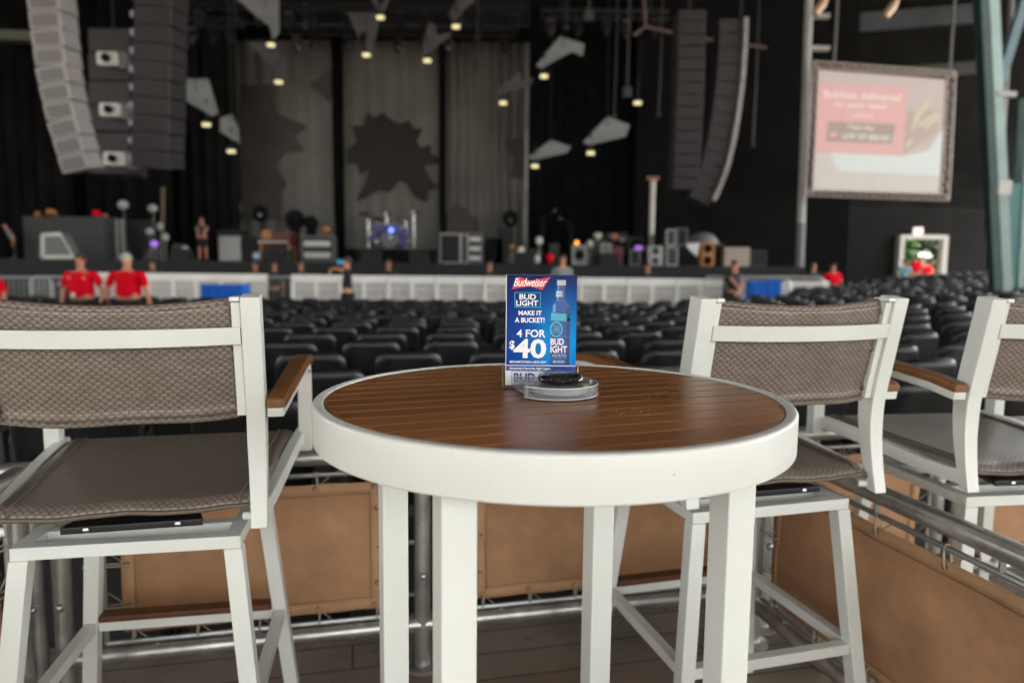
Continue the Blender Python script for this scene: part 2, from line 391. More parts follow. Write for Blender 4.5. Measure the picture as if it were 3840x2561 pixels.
# ================================================================== BAR TABLE
TX, TY, TZ = .060, 1.0692, 1.027; PHI = .3504
tb = thing('bar_table', 'round white high table with dark wooden slat top', 'table', (TX, TY, 0), 0)
prof = []
Ro, Ri, Rh = .350, .3345, .0562
def arc(cx, cz, r, a0, a1, n=5): return [(cx+r*math.cos(R(a0+(a1-a0)*i/n)), cz+r*math.sin(R(a0+(a1-a0)*i/n))) for i in range(n+1)]
pr = [(Ri, TZ-.03)]+[(Ri, TZ-.0015), (Ri+.0015, TZ)]+[(Ro-.0045, TZ)]+arc(Ro-.0045, TZ-.0045, .0045, 90, 0)+arc(Ro-.003, TZ-Rh+.003, .003, 0, -90)+[(Ri-.004, TZ-Rh), (Ri-.004, TZ-.032)]
secs = [[(r*math.cos(2*math.pi*k/160), r*math.sin(2*math.pi*k/160), z) for k in range(160)] for r, z in pr]
mb = MB(); N = len(secs)
P = [p for q in secs for p in q]; F = []
for i in range(N):
    for j in range(160):
        k = (j+1) % 160; F.append((i*160+j, i*160+k, ((i+1) % N)*160+k, ((i+1) % N)*160+j))
mb.add(P, F); o = mb.build('rim', M['white'], tb, smooth='auto')
o.data.polygons.foreach_set('use_smooth', [True]*len(o.data.polygons)); o.data.set_sharp_from_angle(angle=R(50))
mb = MB().lathe([(.333, TZ-.022), (.333, TZ-.0017)], 96); mb.build('groove_board', M['groove'], tb)
mb = MB(); pitch = .0445; gap = .0058; rr = .3325
e1 = Vector((math.cos(PHI), math.sin(PHI), 0)); e2 = Vector((-math.sin(PHI), math.cos(PHI), 0))
for k in range(-8, 8):
    v0, v1 = k*pitch+gap/2+.004, (k+1)*pitch-gap/2+.004
    if v0 > rr-.006 or v1 < -rr+.006: continue
    v0 = max(v0, -rr+.002); v1 = min(v1, rr-.002)
    # slat ends are cut nearly straight, so small steps show against the rim
    m0, m1 = (v0, v1) if abs(v0) > abs(v1) else (v1, v0)
    def ue(v): return math.sqrt(max(1e-6, rr*rr-v*v))
    vs_ = [v0+(v1-v0)*i/4 for i in range(5)]
    if abs(v0) < .25 and abs(v1) < .25: us = [min(ue(v0), ue(v1))+(ue(v)-min(ue(v0), ue(v1)))*.75-.0015 for v in vs_]
    else: us = [ue(v)-.0015 for v in vs_]
    poly = [e1*u+e2*v for u, v in zip(us, vs_)]+[-e1*u+e2*v for u, v in reversed(list(zip(us, vs_)))]
    mb.prism([p+Vector((0, 0, TZ-.014)) for p in poly], (0, 0, .0128))
sl = mb.build('tabletop', M['table_wood'], tb, bevel=.0005, seg=1)
mb = MB().lathe([(.331, TZ-.05), (.331, TZ-.024)], 64); mb.build('underside', M['dkgrey'], tb)
ls, lw = .3945/2, .0437
for sx in (-1, 1):
    for sy in (-1, 1):
        p = e1*sx*ls+e2*sy*ls+Vector((-.008, 0, 0))
        MB().box((p.x, p.y, (TZ-.05)/2), (lw, lw, TZ-.05), Matrix.Rotation(PHI, 3, 'Z')).build('leg', M['white'], tb, bevel=.0022)
rn_ = random.Random(5); mb = MB()
for _ in range(90):
    cl = atz(1455+rn_.gauss(0, 26), 941+rn_.gauss(0, 5), TZ) if _ < 50 else atz(rn_.uniform(900, 1700), rn_.uniform(870, 990), TZ)
    q = rn_.uniform(.0003, .0007); mb.box((cl.x, cl.y, TZ-.0012+q/2), (q*1.6, q*1.6, q), Matrix.Rotation(rn_.uniform(0, 3), 3, 'Z'))
o = mb.build('crumbs', mat('crumb', (.40, .27, .17), .8)); o['kind'] = 'stuff'; tag(o, 'scattered pale crumbs and dried specks on the dark table slats', 'crumbs')
# ================================================================== SIGN
def text_mesh(s, x0, x1, y0, y1, bold=0, shear=0, z=0, spacing=1.0):
    c = bpy.data.curves.new('t', 'FONT'); c.body = s; c.size = 1; c.offset = bold; c.shear = shear; c.space_character = spacing
    c.fill_mode = 'FRONT'; c.resolution_u = 3
    o = bpy.data.objects.new('t', c); COL.objects.link(o); bpy.context.view_layer.update()
    me = bpy.data.meshes.new_from_object(o.evaluated_get(bpy.context.evaluated_depsgraph_get()))
    bpy.data.objects.remove(o); bpy.data.curves.remove(c)
    xs = [v.co.x for v in me.vertices]; ys = [v.co.y for v in me.vertices]
    ax, bx, ay, by = min(xs), max(xs), min(ys), max(ys)
    vs_ = [((v.co.x-ax)/(bx-ax)*(x1-x0)+x0, (v.co.y-ay)/(by-ay)*(y1-y0)+y0, z) for v in me.vertices]
    fs = [tuple(p.vertices) for p in me.polygons]; bpy.data.meshes.remove(me)
    return vs_, fs
K = .1118/747
cm = bpy.data.materials.new('printed_card'); cm.use_nodes = True; k = NT(cm)
tc = k.n('ShaderNodeTexCoord'); sp = k.n('ShaderNodeSeparateXYZ'); k.l(tc.outputs['Object'], sp.inputs[0])
X = k.math('DIVIDE', sp.outputs[0], .1118); Z = k.math('DIVIDE', sp.outputs[2], .1765)
gx = k.math('MULTIPLY', k.math('SUBTRACT', X, .78), 1.5); gz = k.math('SUBTRACT', Z, .38)
d2 = k.math('ADD', k.math('MULTIPLY', gx, gx), k.math('MULTIPLY', k.math('MULTIPLY', gz, gz), 2.6))
glow = k.math('POWER', 2.718, k.math('MULTIPLY', d2, -3.2))
c = k.mix(k.math('POWER', Z, 2.0), (.001, .045, .30), (.006, .004, .07))
c = k.mix(glow, c, (.002, .30, .80))
lowm = k.math('LESS_THAN', Z, .136); c = k.mix(lowm, c, (.72, .74, .80))
k.l(c, k.b.inputs['Base Color']); k.b.inputs['Roughness'].default_value = .45; k.b.inputs['Specular IOR Level'].default_value = .06
def flat(name, col, rough=.4):
    m = bpy.data.materials.new(name); m.use_nodes = True; q = NT(m).b; q.inputs['Base Color'].default_value = (*col, 1); q.inputs['Roughness'].default_value = rough; return m
F_ = {'w': flat('print_white', (.85, .85, .88)), 'r': flat('print_red', (.62, .02, .03)), 't': flat('print_teal', (.03, .52, .66)), 'n': flat('print_navy', (.008, .05, .26)),
      'bb': flat('print_bottle_blue', (.006, .06, .27)), 'bd': flat('print_bottle_dark', (.004, .02, .10)), 'bl': flat('print_bottle_light', (.03, .33, .62)), 's': flat('print_silver', (.55, .52, .52)), 'bt': flat('print_bottle_teal', (.04, .38, .52))}
sg = thing('table_sign', 'upright blue beer price card in a clear acrylic holder on the wooden table', 'sign', (-.010, 1.128, TZ+.003), R(0))
H0 = 1177*K
card = MB().box((373.5*K, .0012, H0/2), (747*K, .0012, H0)).build('card', cm, sg)
def cz(y): return (1325-y)*K          # crop row to card height
def cx(x): return (x-275)*K
def pr_text(s, x0, x1, y0, y1, mt, lay=1, **kw):
    vs_, fs = text_mesh(s, cx(x0), cx(x1), cz(y1), cz(y0), **kw)
    return [(v[0], -.0001-lay*.00012, v[1]) for v in vs_], fs
def pr_poly(pts, lay=0): return [(cx(x), -.0001-lay*.00012, cz(y)) for x, y in pts], [tuple(range(len(pts)))]
def pr_rect(x0, y0, x1, y1, lay=0): return pr_poly([(x0, y0), (x1, y0), (x1, y1), (x0, y1)], lay)
def pr_frame(x0, y0, x1, y1, t, lay=0):
    v = [(x0, y0), (x1, y0), (x1, y1), (x0, y1), (x0+t, y0+t), (x1-t, y0+t), (x1-t, y1-t), (x0+t, y1-t)]
    return [(cx(x), -.0001-lay*.00012, cz(y)) for x, y in v], [(0, 1, 5, 4), (1, 2, 6, 5), (2, 3, 7, 6), (3, 0, 4, 7)]
def printed(name, items, mt, par=card):
    mb = MB()
    for vs_, fs in items: mb.add(vs_, fs)
    return mb.build(name, F_[mt], par)
printed('bow_tie_emblem', [pr_poly([(408, 172), (530, 212), (740, 172), (655, 307), (522, 268), (330, 303)], 0)], 'r')
printed('white_lettering', [
    pr_text('Budweiser', 352, 702, 186, 272, 'w', 1, bold=.004, shear=.4, spacing=.95),
    pr_text('BUD', 415, 590, 353, 411, 'w', 1, bold=.024), pr_text('LIGHT', 382, 614, 419, 477, 'w', 1, bold=.024),
    pr_text('MAKE IT', 408, 653, 527, 576, 'w', 1, bold=.03), pr_text('A BUCKET!', 370, 685, 600, 654, 'w', 1, bold=.03),
    pr_text('4 FOR', 392, 697, 728, 810, 'w', 1, bold=.022), pr_text('$', 315, 370, 846, 948, 'w', 1, bold=.03),
    pr_text('40', 358, 707, 828, 1035, 'w', 1, bold=.028), pr_text('MIX & MATCH BUD or BUD LIGHT', 320, 712, 1060, 1087, 'w', 1, bold=.03),
    pr_rect(281, 1108, 1022, 1116, 1), pr_text("America's favorite light lager.", 316, 760, 1128, 1163, 'w', 1, bold=.025)], 'w')
printed('teal_box', [pr_frame(365, 335, 640, 494, 5, 0)], 't')
printed('top_edge', [pr_rect(275, 148, 1022, 156, 0)], 'bd'); printed('left_edge', [pr_rect(275, 148, 281, 1325, 2)], 'w')
printed('navy_lettering', [pr_rect(281, 1118, 1022, 1168, 0), pr_frame(342, 1172, 980, 1312, 4, 0), pr_text('BUD LIGHT', 365, 958, 1192, 1290, 'n', 0, bold=.03),
                           pr_text('20% OF PRODUCTS FROM OUR BOTTLE', 342, 700, 1318, 1323, 'n', 0, bold=.01)], 'n')
# bottle picture printed on the card
def mir(l, c=853): return l+[(2*c-x, y) for x, y in reversed(l)]
printed('bottle_picture', [pr_poly(mir([(812, 258), (800, 400), (795, 430), (760, 470), (750, 500), (750, 1110)]), 0)], 'bb')
printed('bottle_shade', [pr_poly([(915, 480), (955, 500), (955, 1108), (925, 1108)], 1), pr_poly([(885, 262), (893, 262), (912, 420), (890, 420)], 1), pr_rect(752, 800, 800, 1030, 1)], 'bd')
printed('bottle_sheen', [pr_poly([(770, 470), (800, 440), (800, 540), (770, 540)], 1), pr_poly([(820, 262), (832, 262), (828, 420), (812, 420)], 1), pr_rect(752, 1030, 955, 1033, 1), pr_rect(752, 798, 955, 801, 2),
                         pr_text('BREWED FROM THE CHOICEST', 756, 950, 560, 575, 'bl', 2), pr_text('RICE BARLEY MALT HOPS', 756, 950, 580, 595, 'bl', 2), pr_text('AND THE BEST QUALITY', 756, 950, 600, 615, 'bl', 2)], 'bl')
el_ = [(810+68*math.cos(a*math.pi/12), 722+85*math.sin(a*math.pi/12)) for a in range(24)]
el2 = [(810+52*math.cos(a*math.pi/12), 722+67*math.sin(a*math.pi/12)) for a in range(24)]
printed('bottle_band', [pr_poly([(752, 548), (954, 560), (954, 636), (752, 628)], 1), pr_poly(el_, 2)], 'bt')
printed('emblem_inner', [pr_poly(el2, 3)], 'bb'); printed('emblem_mark', [pr_text('AB', 785, 835, 690, 745, 'bt', 4, bold=.03), pr_frame(775, 678, 845, 760, 5, 4)], 'bt')
printed('bottle_lettering', [pr_text('BUD', 752, 892, 818, 890, 'w', 3, bold=.024), pr_text('IGHT', 752, 928, 899, 972, 'w', 3, bold=.024), pr_text('-BUSCH', 775, 898, 1056, 1080, 'w', 3),
    pr_text('BUD', 808, 860, 322, 345, 'w', 3, bold=.03), pr_text('IGHT', 806, 866, 350, 373, 'w', 3, bold=.03), pr_frame(800, 318, 872, 378, 2, 3),
    pr_text('USING THE CHOICE', 770, 920, 986, 996, 'w', 3), pr_text('BARLEY MALT AND', 770, 920, 1004, 1014, 'w', 3)], 'w')
mbc = MB()
for q in range(6): mbc.add(*pr_rect(810, 203+q*9.3, 903, 203+q*9.3+7.6, 1))
mbc.build('bottle_cap', F_['s'], card); printed('cap_shade', [pr_rect(812, 202, 901, 258, 0)], 'bd')
# clear holder: front and back panes, slanted foot
t_ = .0016; W_ = 747*K
mb = MB()
mb.box((W_/2, -.0032, H0*.5), (W_+.002, t_, H0)).box((W_/2, .0032, H0*.5), (W_+.002, t_, H0))
MB.build(mb, 'clear_pane', M['acrylic_thin'], sg)
mb = MB()
for yy in (-.0030,): mb.bar((W_/2, -.003, -.0015), (W_/2, -.017, -.0015), W_+.006, .0015, up=(0, 0, 1))
mb.bar((W_/2, .004, .032), (W_/2, .030, -.0015), W_+.006, .0015, up=(0, -1, 0)); mb.bar((W_/2, .030, -.0015), (W_/2, -.003, -.0015), W_+.006, .0015)
mb.build('clear_foot', M['acrylic_thin'], sg)
edge = MB()
for xx in (-.004, W_+.004):
    edge.tube([(xx, .004, .034), (xx, .028, .002), (xx, -.016, -.001), (xx, -.002, .034)], .0006, 5)
edge.tube([(-.004, -.016, -.001), (W_+.004, -.016, -.001)], .0007, 5)
edge.build('edge_line_tube', M['acrylic'], sg)
# thick acrylic block and glossy black disc
ac = thing('acrylic_block', 'thick clear acrylic half-round block lying before the blue card', 'stand', (.0667, 1.075, TZ+.0005))
poly = [(-.0637, .048), (-.0415, -.036)]+[(.0645*math.cos(R(a)), .0645*math.sin(R(a))) for a in range(222, 390, 6)]+[(.052, .040), (.040, .049)]
MB().prism([(x, y, 0) for x, y in poly], (0, 0, .0172)).build('block', M['acrylic_block'], ac, bevel=.0012)
MB().tube([(x, y, .0170) for x, y in poly+poly[:1]], .0007, 6).build('edge_line_tube', M['edge_glint'], ac, smooth=True)  # white tubes paint bright glints on the upper and lower edges
MB().tube([(x, y, .0009) for x, y in poly+poly[:1]], .0007, 6).build('edge_line_tube', M['edge_glint'], ac, smooth=True)
MB().lathe([(.0415, .0045), (.0415, .0155), (.040, .0160)], 64, (.0073, -.008, 0)).build('refraction_core', M['core_grey'], ac, smooth='auto')  # added grey core, stands for the refraction inside the clear block
pk = thing('black_disc', 'glossy black pebble-like call disc with small gold dots on the acrylic block', 'call button', (.074, 1.067, TZ+.0200))
MB().lathe([(.0300, -.0004), (.0340, .0016), (.0352, .0050), (.0335, .0090), (.0290, .0122), (.0262, .0130), (.0255, .0121), (.010, .0116), (.001, .0116)], 48).build('shell', M['puck'], pk, smooth='auto')
MB().lathe([(.0240, .0124), (.0235, .0130), (.001, .0131)], 40).build('button_face', M['puck_in'], pk, smooth=True)
mb = MB()
mb.add([(x*.0045+.006, y*.0025+.002, .0134) for x, y in ((-1, -1), (1, -1), (1, 1), (-1, 1))], [(0, 1, 2, 3)])
for q in range(3): mb.box((-.010+q*.001, -.006+q*.002, .0134), (.006, .0009, .0003), Matrix.Rotation(.6, 3, 'Z'))
mb.build('orange_mark', M['mark_orange'], pk)
for q, a in enumerate((-150, -132, -118, -100, -88, -70, -55, -42, -30)):
    zz = .0045+.003*(q % 3 != 1); rr_ = .0352-.0004*(q % 2)
    MB().ball((rr_*math.cos(R(a)), rr_*math.sin(R(a)), zz), .0007, 8).build('gold_dot', M['gold'], pk)
# ================================================================== BAR CHAIRS
def interp(tab, z):
    for (z0, y0), (z1, y1) in zip(tab, tab[1:]):
        if z <= z1: return y0+(y1-y0)*(z-z0)/(z1-z0)
    return tab[-1][1]
BACK = [(.718, -.2540), (.76, -.2440), (.80, -.2370), (.84, -.2320), (.88, -.2305), (.92, -.2325), (.96, -.2395), (1.158, -.2821)]
def make_chair(rel=0):
    c = thing('bar_chair', '', 'chair', (0, 0, 0))
    bz = .6875
    # --- fixed base
    mb = MB(); hx, hy = .2043, .1922; rw, rh = .030, .025
    for s in (-1, 1): mb.bar((-hx, s*(hy-rw/2), bz-rh/2), (hx, s*(hy-rw/2), bz-rh/2), rw, rh)
    for s in (-1, 1): mb.box((s*(hx-rw/2), 0, bz-rh/2-.0002), (rw, 2*(hy-rw), rh-.0004))
    for y in (-.095, .095): mb.box((0, y, bz-rh/2-.0003), (2*(hx-rw)-.0005, .028, rh-.0006))
    mb.build('top_frame', M['white'], c, bevel=.0015)
    legw = .034
    def lp(sx, sy, z):
        t = (bz-z)/(bz-.3452)
        return Vector((sx*(hx+t*.033-legw/2), sy*(hy+t*.0348-legw/2), z))
    for sx in (-1, 1):
        for sy in (-1, 1):
            m_ = MB(); P = []
            for z in (0.004, bz-rh):
                p = lp(sx, sy, z); P.append([(p.x+a*legw/2, p.y+b_*legw/2, z) for a, b_ in ((-1, -1), (1, -1), (1, 1), (-1, 1))])
            m_.sweep(P); m_.build('leg', M['white'], c, bevel=.0018)
            p = lp(sx, sy, 0); MB().box((p.x, p.y, .002), (.026, .026, .004)).build('foot_pad', M['black_plate'], c)
    fz = .3452
    def fb(a, b_, nm):
        p0 = lp(*a, fz); p1 = lp(*b_, fz); p0.z = p1.z = fz-.0125; d = (p1-p0).normalized()
        MB().bar(p0+d*legw/2, p1-d*legw/2, .0255, .025).build(nm, M['white'], c, bevel=.0012)
    fb((-1, 1), (1, 1), 'footrest_rail'); fb((-1, -1), (1, -1), 'footrest_rail'); fb((-1, -1), (-1, 1), 'footrest_rail'); fb((1, -1), (1, 1), 'footrest_rail')
    p = lp(1, 1, fz); MB().box((0, p.y-.002, fz+.0085), (2*p.x-legw-.004, .040, .016)).build('wooden_footrest', M['foot_wood'], c, bevel=.003)
    for q in list(c.children): q.rotation_euler = (0, 0, rel)
    # --- swivel
    mb = MB(); mb.lathe([(.055, bz), (.055, bz+.022)], 24)
    mb.build('swivel_bearing', M['black_plate'], c)
    pl = [(-.125, -.190), (.125, -.190), (.105, -.110), (.100, .11), (.115, .150), (-.115, .150), (-.100, .11), (-.105, -.110)]
    sw = MB().prism([(x, y, bz+.022) for x, y in pl], (0, 0, .014)).build('swivel_plate', M['black_plate'], c, bevel=.002)
    for x in (-.08, .08): MB().ball((x, -.192, bz+.030), (.007, .004, .005), 8).build('bolt', M['bolt'], sw)
    for y in (-.05, .12): MB().box((0, y, bz+.048), (.46, .022, .010)).build('seat_crossbar', M['black_plate'], c, bevel=.001)
    # --- side frames
    for s in (-1, 1):
        side = 'right' if s > 0 else 'left'
        zs = [.718, .735, .75, .765, .78, .80, .82, .84, .86, .88, .90, .92, .935, .95, .965, .985, 1.02, 1.08, 1.12, 1.158]
        secs = []
        for z in zs:
            y0 = interp(BACK, z); wd = .0300+.0045*min(1, max(0, (z-.74)/.14)); dp = .030+.017*min(1, max(0, (z-.74)/.2))
            xo = .25
            secs.append([(s*xo, y0, z), (s*(xo-wd), y0, z), (s*(xo-wd), y0+dp, z+dp*.12), (s*xo, y0+dp, z+dp*.12)])
        MB().sweep(secs).build('back_post', M['white'], c, bevel=.0022)
        # inner strip that holds the sling, with screws
        secs = []
        for z in (.932, .96, 1.05, 1.149):
            y0 = interp(BACK, z)+.008; secs.append([(s*.2145, y0, z), (s*.199, y0, z), (s*.199, y0+.028, z+.003), (s*.2145, y0+.028, z+.003)])
        st = MB().sweep(secs).build('sling_strip', M['white'], c, bevel=.001)
        cap = interp(BACK, 1.15); MB().box((s*.2062, cap+.022, 1.155), (.0170, .046, .008)).build('strip_cap', M['white'], st, bevel=.0015)
        for z in (.955, 1.045, 1.128):
            y0 = interp(BACK, z)+.020; MB().ball((s*.1985, y0, z), (.005, .0062, .0062), 10).build('screw', M['screw'], st, smooth=True)
        # seat rail
        pts = [(-.235, .7395), (-.20, .7360), (-.12, .7355), (0, .7420), (.12, .7500), (.22, .7535), (.335, .7540)]
        secs = []
        for y, z in pts:
            z += .010
            x = .2365+(y+.235)/.57*.050; h = .033 if y > -.21 else .040; wd = .024
            secs.append([(s*(x+wd/2), y, z-h/2), (s*(x-wd/2), y, z-h/2), (s*(x-wd/2), y, z+h/2), (s*(x+wd/2), y, z+h/2)])
        MB().sweep(secs).build('seat_rail', M['white'], c, bevel=.0018)
        # arm: metal support sweeping down into the front leg, wooden cap
        arm = [(-.232, .9450), (-.16, .9585), (-.05, .9680), (.08, .9745), (.18, .9740), (.262, .9660), (.293, .9540), (.312, .930), (.318, .90), (.318, .84), (.318, .728)]
        dirs = []; secs = []
        for i, (y, z) in enumerate(arm):
            a = Vector(arm[max(i-1, 0)]); b_ = Vector(arm[min(i+1, len(arm)-1)]); t = (b_-a).normalized(); nrm = Vector((-t.y, t.x))
            tt = min(1, max(0, (y+.24)/.54)); x = .2655+.0325*tt**.6+.004*math.sin(tt*math.pi)
            wd = .030+.004*tt; th = .018 if i < 6 else .018+.020*min(1, (i-5)/3)
            o0 = Vector((y, z)); o1 = o0-nrm*th
            secs.append([(s*(x+wd/2), o0.x, o0.y), (s*(x-wd/2), o0.x, o0.y), (s*(x-wd/2), o1.x, o1.y), (s*(x+wd/2), o1.x, o1.y)])
        am = MB().sweep(secs).build('arm_support', M['white'], c, bevel=.0018)
        secs = []
        for i, (y, z) in enumerate([(-.235, .9462), (-.225, .9478), (-.16, .9597), (-.05, .9692), (.08, .9757), (.18, .9752), (.262, .9672), (.300, .955)]):
            tt = min(1, max(0, (y+.24)/.54)); x = .2665+.0325*tt**.6+.004*math.sin(tt*math.pi); wd = (.036+.010*tt)*(1 if i not in (0, 7) else .93); th = .0195 if i not in (0, 7) else .016
            q = .004
            secs.append([(s*(x+wd/2), y, z), (s*(x-wd/2), y, z), (s*(x-wd/2), y, z+th-q), (s*(x-wd/2+q), y, z+th), (s*(x+wd/2-q), y, z+th), (s*(x+wd/2), y, z+th-q)])
        MB().sweep(secs).build('wooden_armrest', M['arm_wood'], c, bevel=.0015)
        MB().tube([(s*.205, -.215, .733), (s*.222, -.222, .733)], .0085, 12).build('pivot_knob', M['white'], c, smooth='auto')
    # --- curved back bar
    secs = []
    for i in range(17):
        t = -1+i/8; x = t*.2140; bow = .042*(1-t*t); z0, z1 = 1.0715, 1.1035
        secs.append([(x, interp(BACK, z0)-bow-.0005, z0), (x, interp(BACK, z1)-bow-.0005, z1), (x, interp(BACK, z1)-bow+.014, z1), (x, interp(BACK, z0)-bow+.014, z0)])
    MB().sweep(secs).build('back_bar', M['white'], c, bevel=.0015)
    # --- woven back sling
    def bk(u, v):
        t = u*2-1; z = .930+v*.227; bow = .026*(1-t*t)
        dip = -.014*(1-t*t)*v**4
        bz_ = interp(BACK, min(z, 1.158))+.024-bow
        y = bz_-.004*math.sin(v*math.pi)+.0015*math.sin(9*t+3*v)+.0022*math.sin(23*t+5*v)*max(0, .35-v)+.002*math.sin(31*t)*max(0, v-.7)
        if v > .93: y += (v-.93)*.16; z -= (v-.93)**2*1.2
        if v < .08: y -= .004*math.sin((.08-v)/.08*math.pi)
        z += .0022*math.sin(5*t+1)*(1-v) + (.004*t*t if v < .5 else 0)
        return (t*.2005, y, z+dip)
    grid_mesh('back_sling', bk, 48, 40, M['weave'], c, .0022, lambda u, v: (u*.41, v*.235))
    # bottom roll of the back sling
    def roll(u, v):
        t = u*2-1; a = v*2*math.pi; z = .930+.0022*math.sin(5*t+1)+.004*t*t; y = interp(BACK, .938)+.024-.026*(1-t*t)
        return (t*.200, y+.0075*math.cos(a), z+.0055*math.sin(a)-.002)
    grid_mesh('sling_roll', roll, 48, 10, M['weave'], c, 0, lambda u, v: (u*.41, v*.042))
    # top roll
    def troll(u, v):
        t = u*2-1; a = -.4*math.pi+v*1.3*math.pi; z = 1.1495-.014*(1-t*t); y = interp(BACK, 1.155)+.038-.026*(1-t*t)
        return (t*.2005, y-.012*math.cos(a)*1.0, z+.0085*math.sin(a))
    grid_mesh('sling_top_fold', troll, 48, 8, M['weave'], c, 0, lambda u, v: (u*.41, v*.035+.2))
    # --- woven seat
    def seat(u, v):
        t = u*2-1; y = -.222+v*.552; wd = .2300+.042*v
        z = .7700+.008*v+.004*math.sin(v*math.pi)
        e = abs(t)
        z += -.010*(1-t*t)*math.sin(math.pi*min(1, v*1.1))
        if e > .86: z += .007*math.sin((e-.86)/.14*math.pi)-.010*(e-.86)/.14
        if v < .06: z -= (.06-v)**2*4
        if v > .95: z -= (v-.95)**2*6
        z += .012*math.sin(7*t+2)*max(0, .3-v)**1.3+.004*math.sin(17*t+1)*max(0, .14-v)
        return (t*wd, y, z)
    grid_mesh('seat_sling', seat, 56, 60, M['weave'], c, .0022, lambda u, v: (u*.50, v*.556))
    for s in (-1, 1):
        pth = []
        for i in range(25):
            v = i/24; wd = .2300+.042*v; q = seat(.5+.5*s*.855, v); pth.append((q[0], q[1], q[2]+.0035))
        MB().tube(pth, .0030, 6).build('edge_piping', M['weave_hem'], c, smooth=True)
    pth = [(lambda q: (q[0], q[1]-.0015, q[2]-.003))(seat(i/24, 0)) for i in range(25)]
    MB().tube(pth, .0048, 8).build('seat_hem', M['weave_hem'], c, smooth=True)
    return c
ch0 = make_chair(-.051); G = 'white bar chairs with woven grey-brown seats'
ch0.location = (-.7656, 1.502, 0); ch0.rotation_euler = (0, 0, .238)
tag(ch0, 'white bar chair with woven back just left of the round table', 'chair', G)
ch1 = make_chair(.015); ch1.location = (.543, 1.749, 0); ch1.rotation_euler = (0, 0, .262); tag(ch1, 'white bar chair right of the round table, inside the tan canvas railing', 'chair', G)
dup(ch1, (1.252, 1.8585, 0), .132, 'white bar chair cut off at the right edge, beyond the pipe handrail', G)

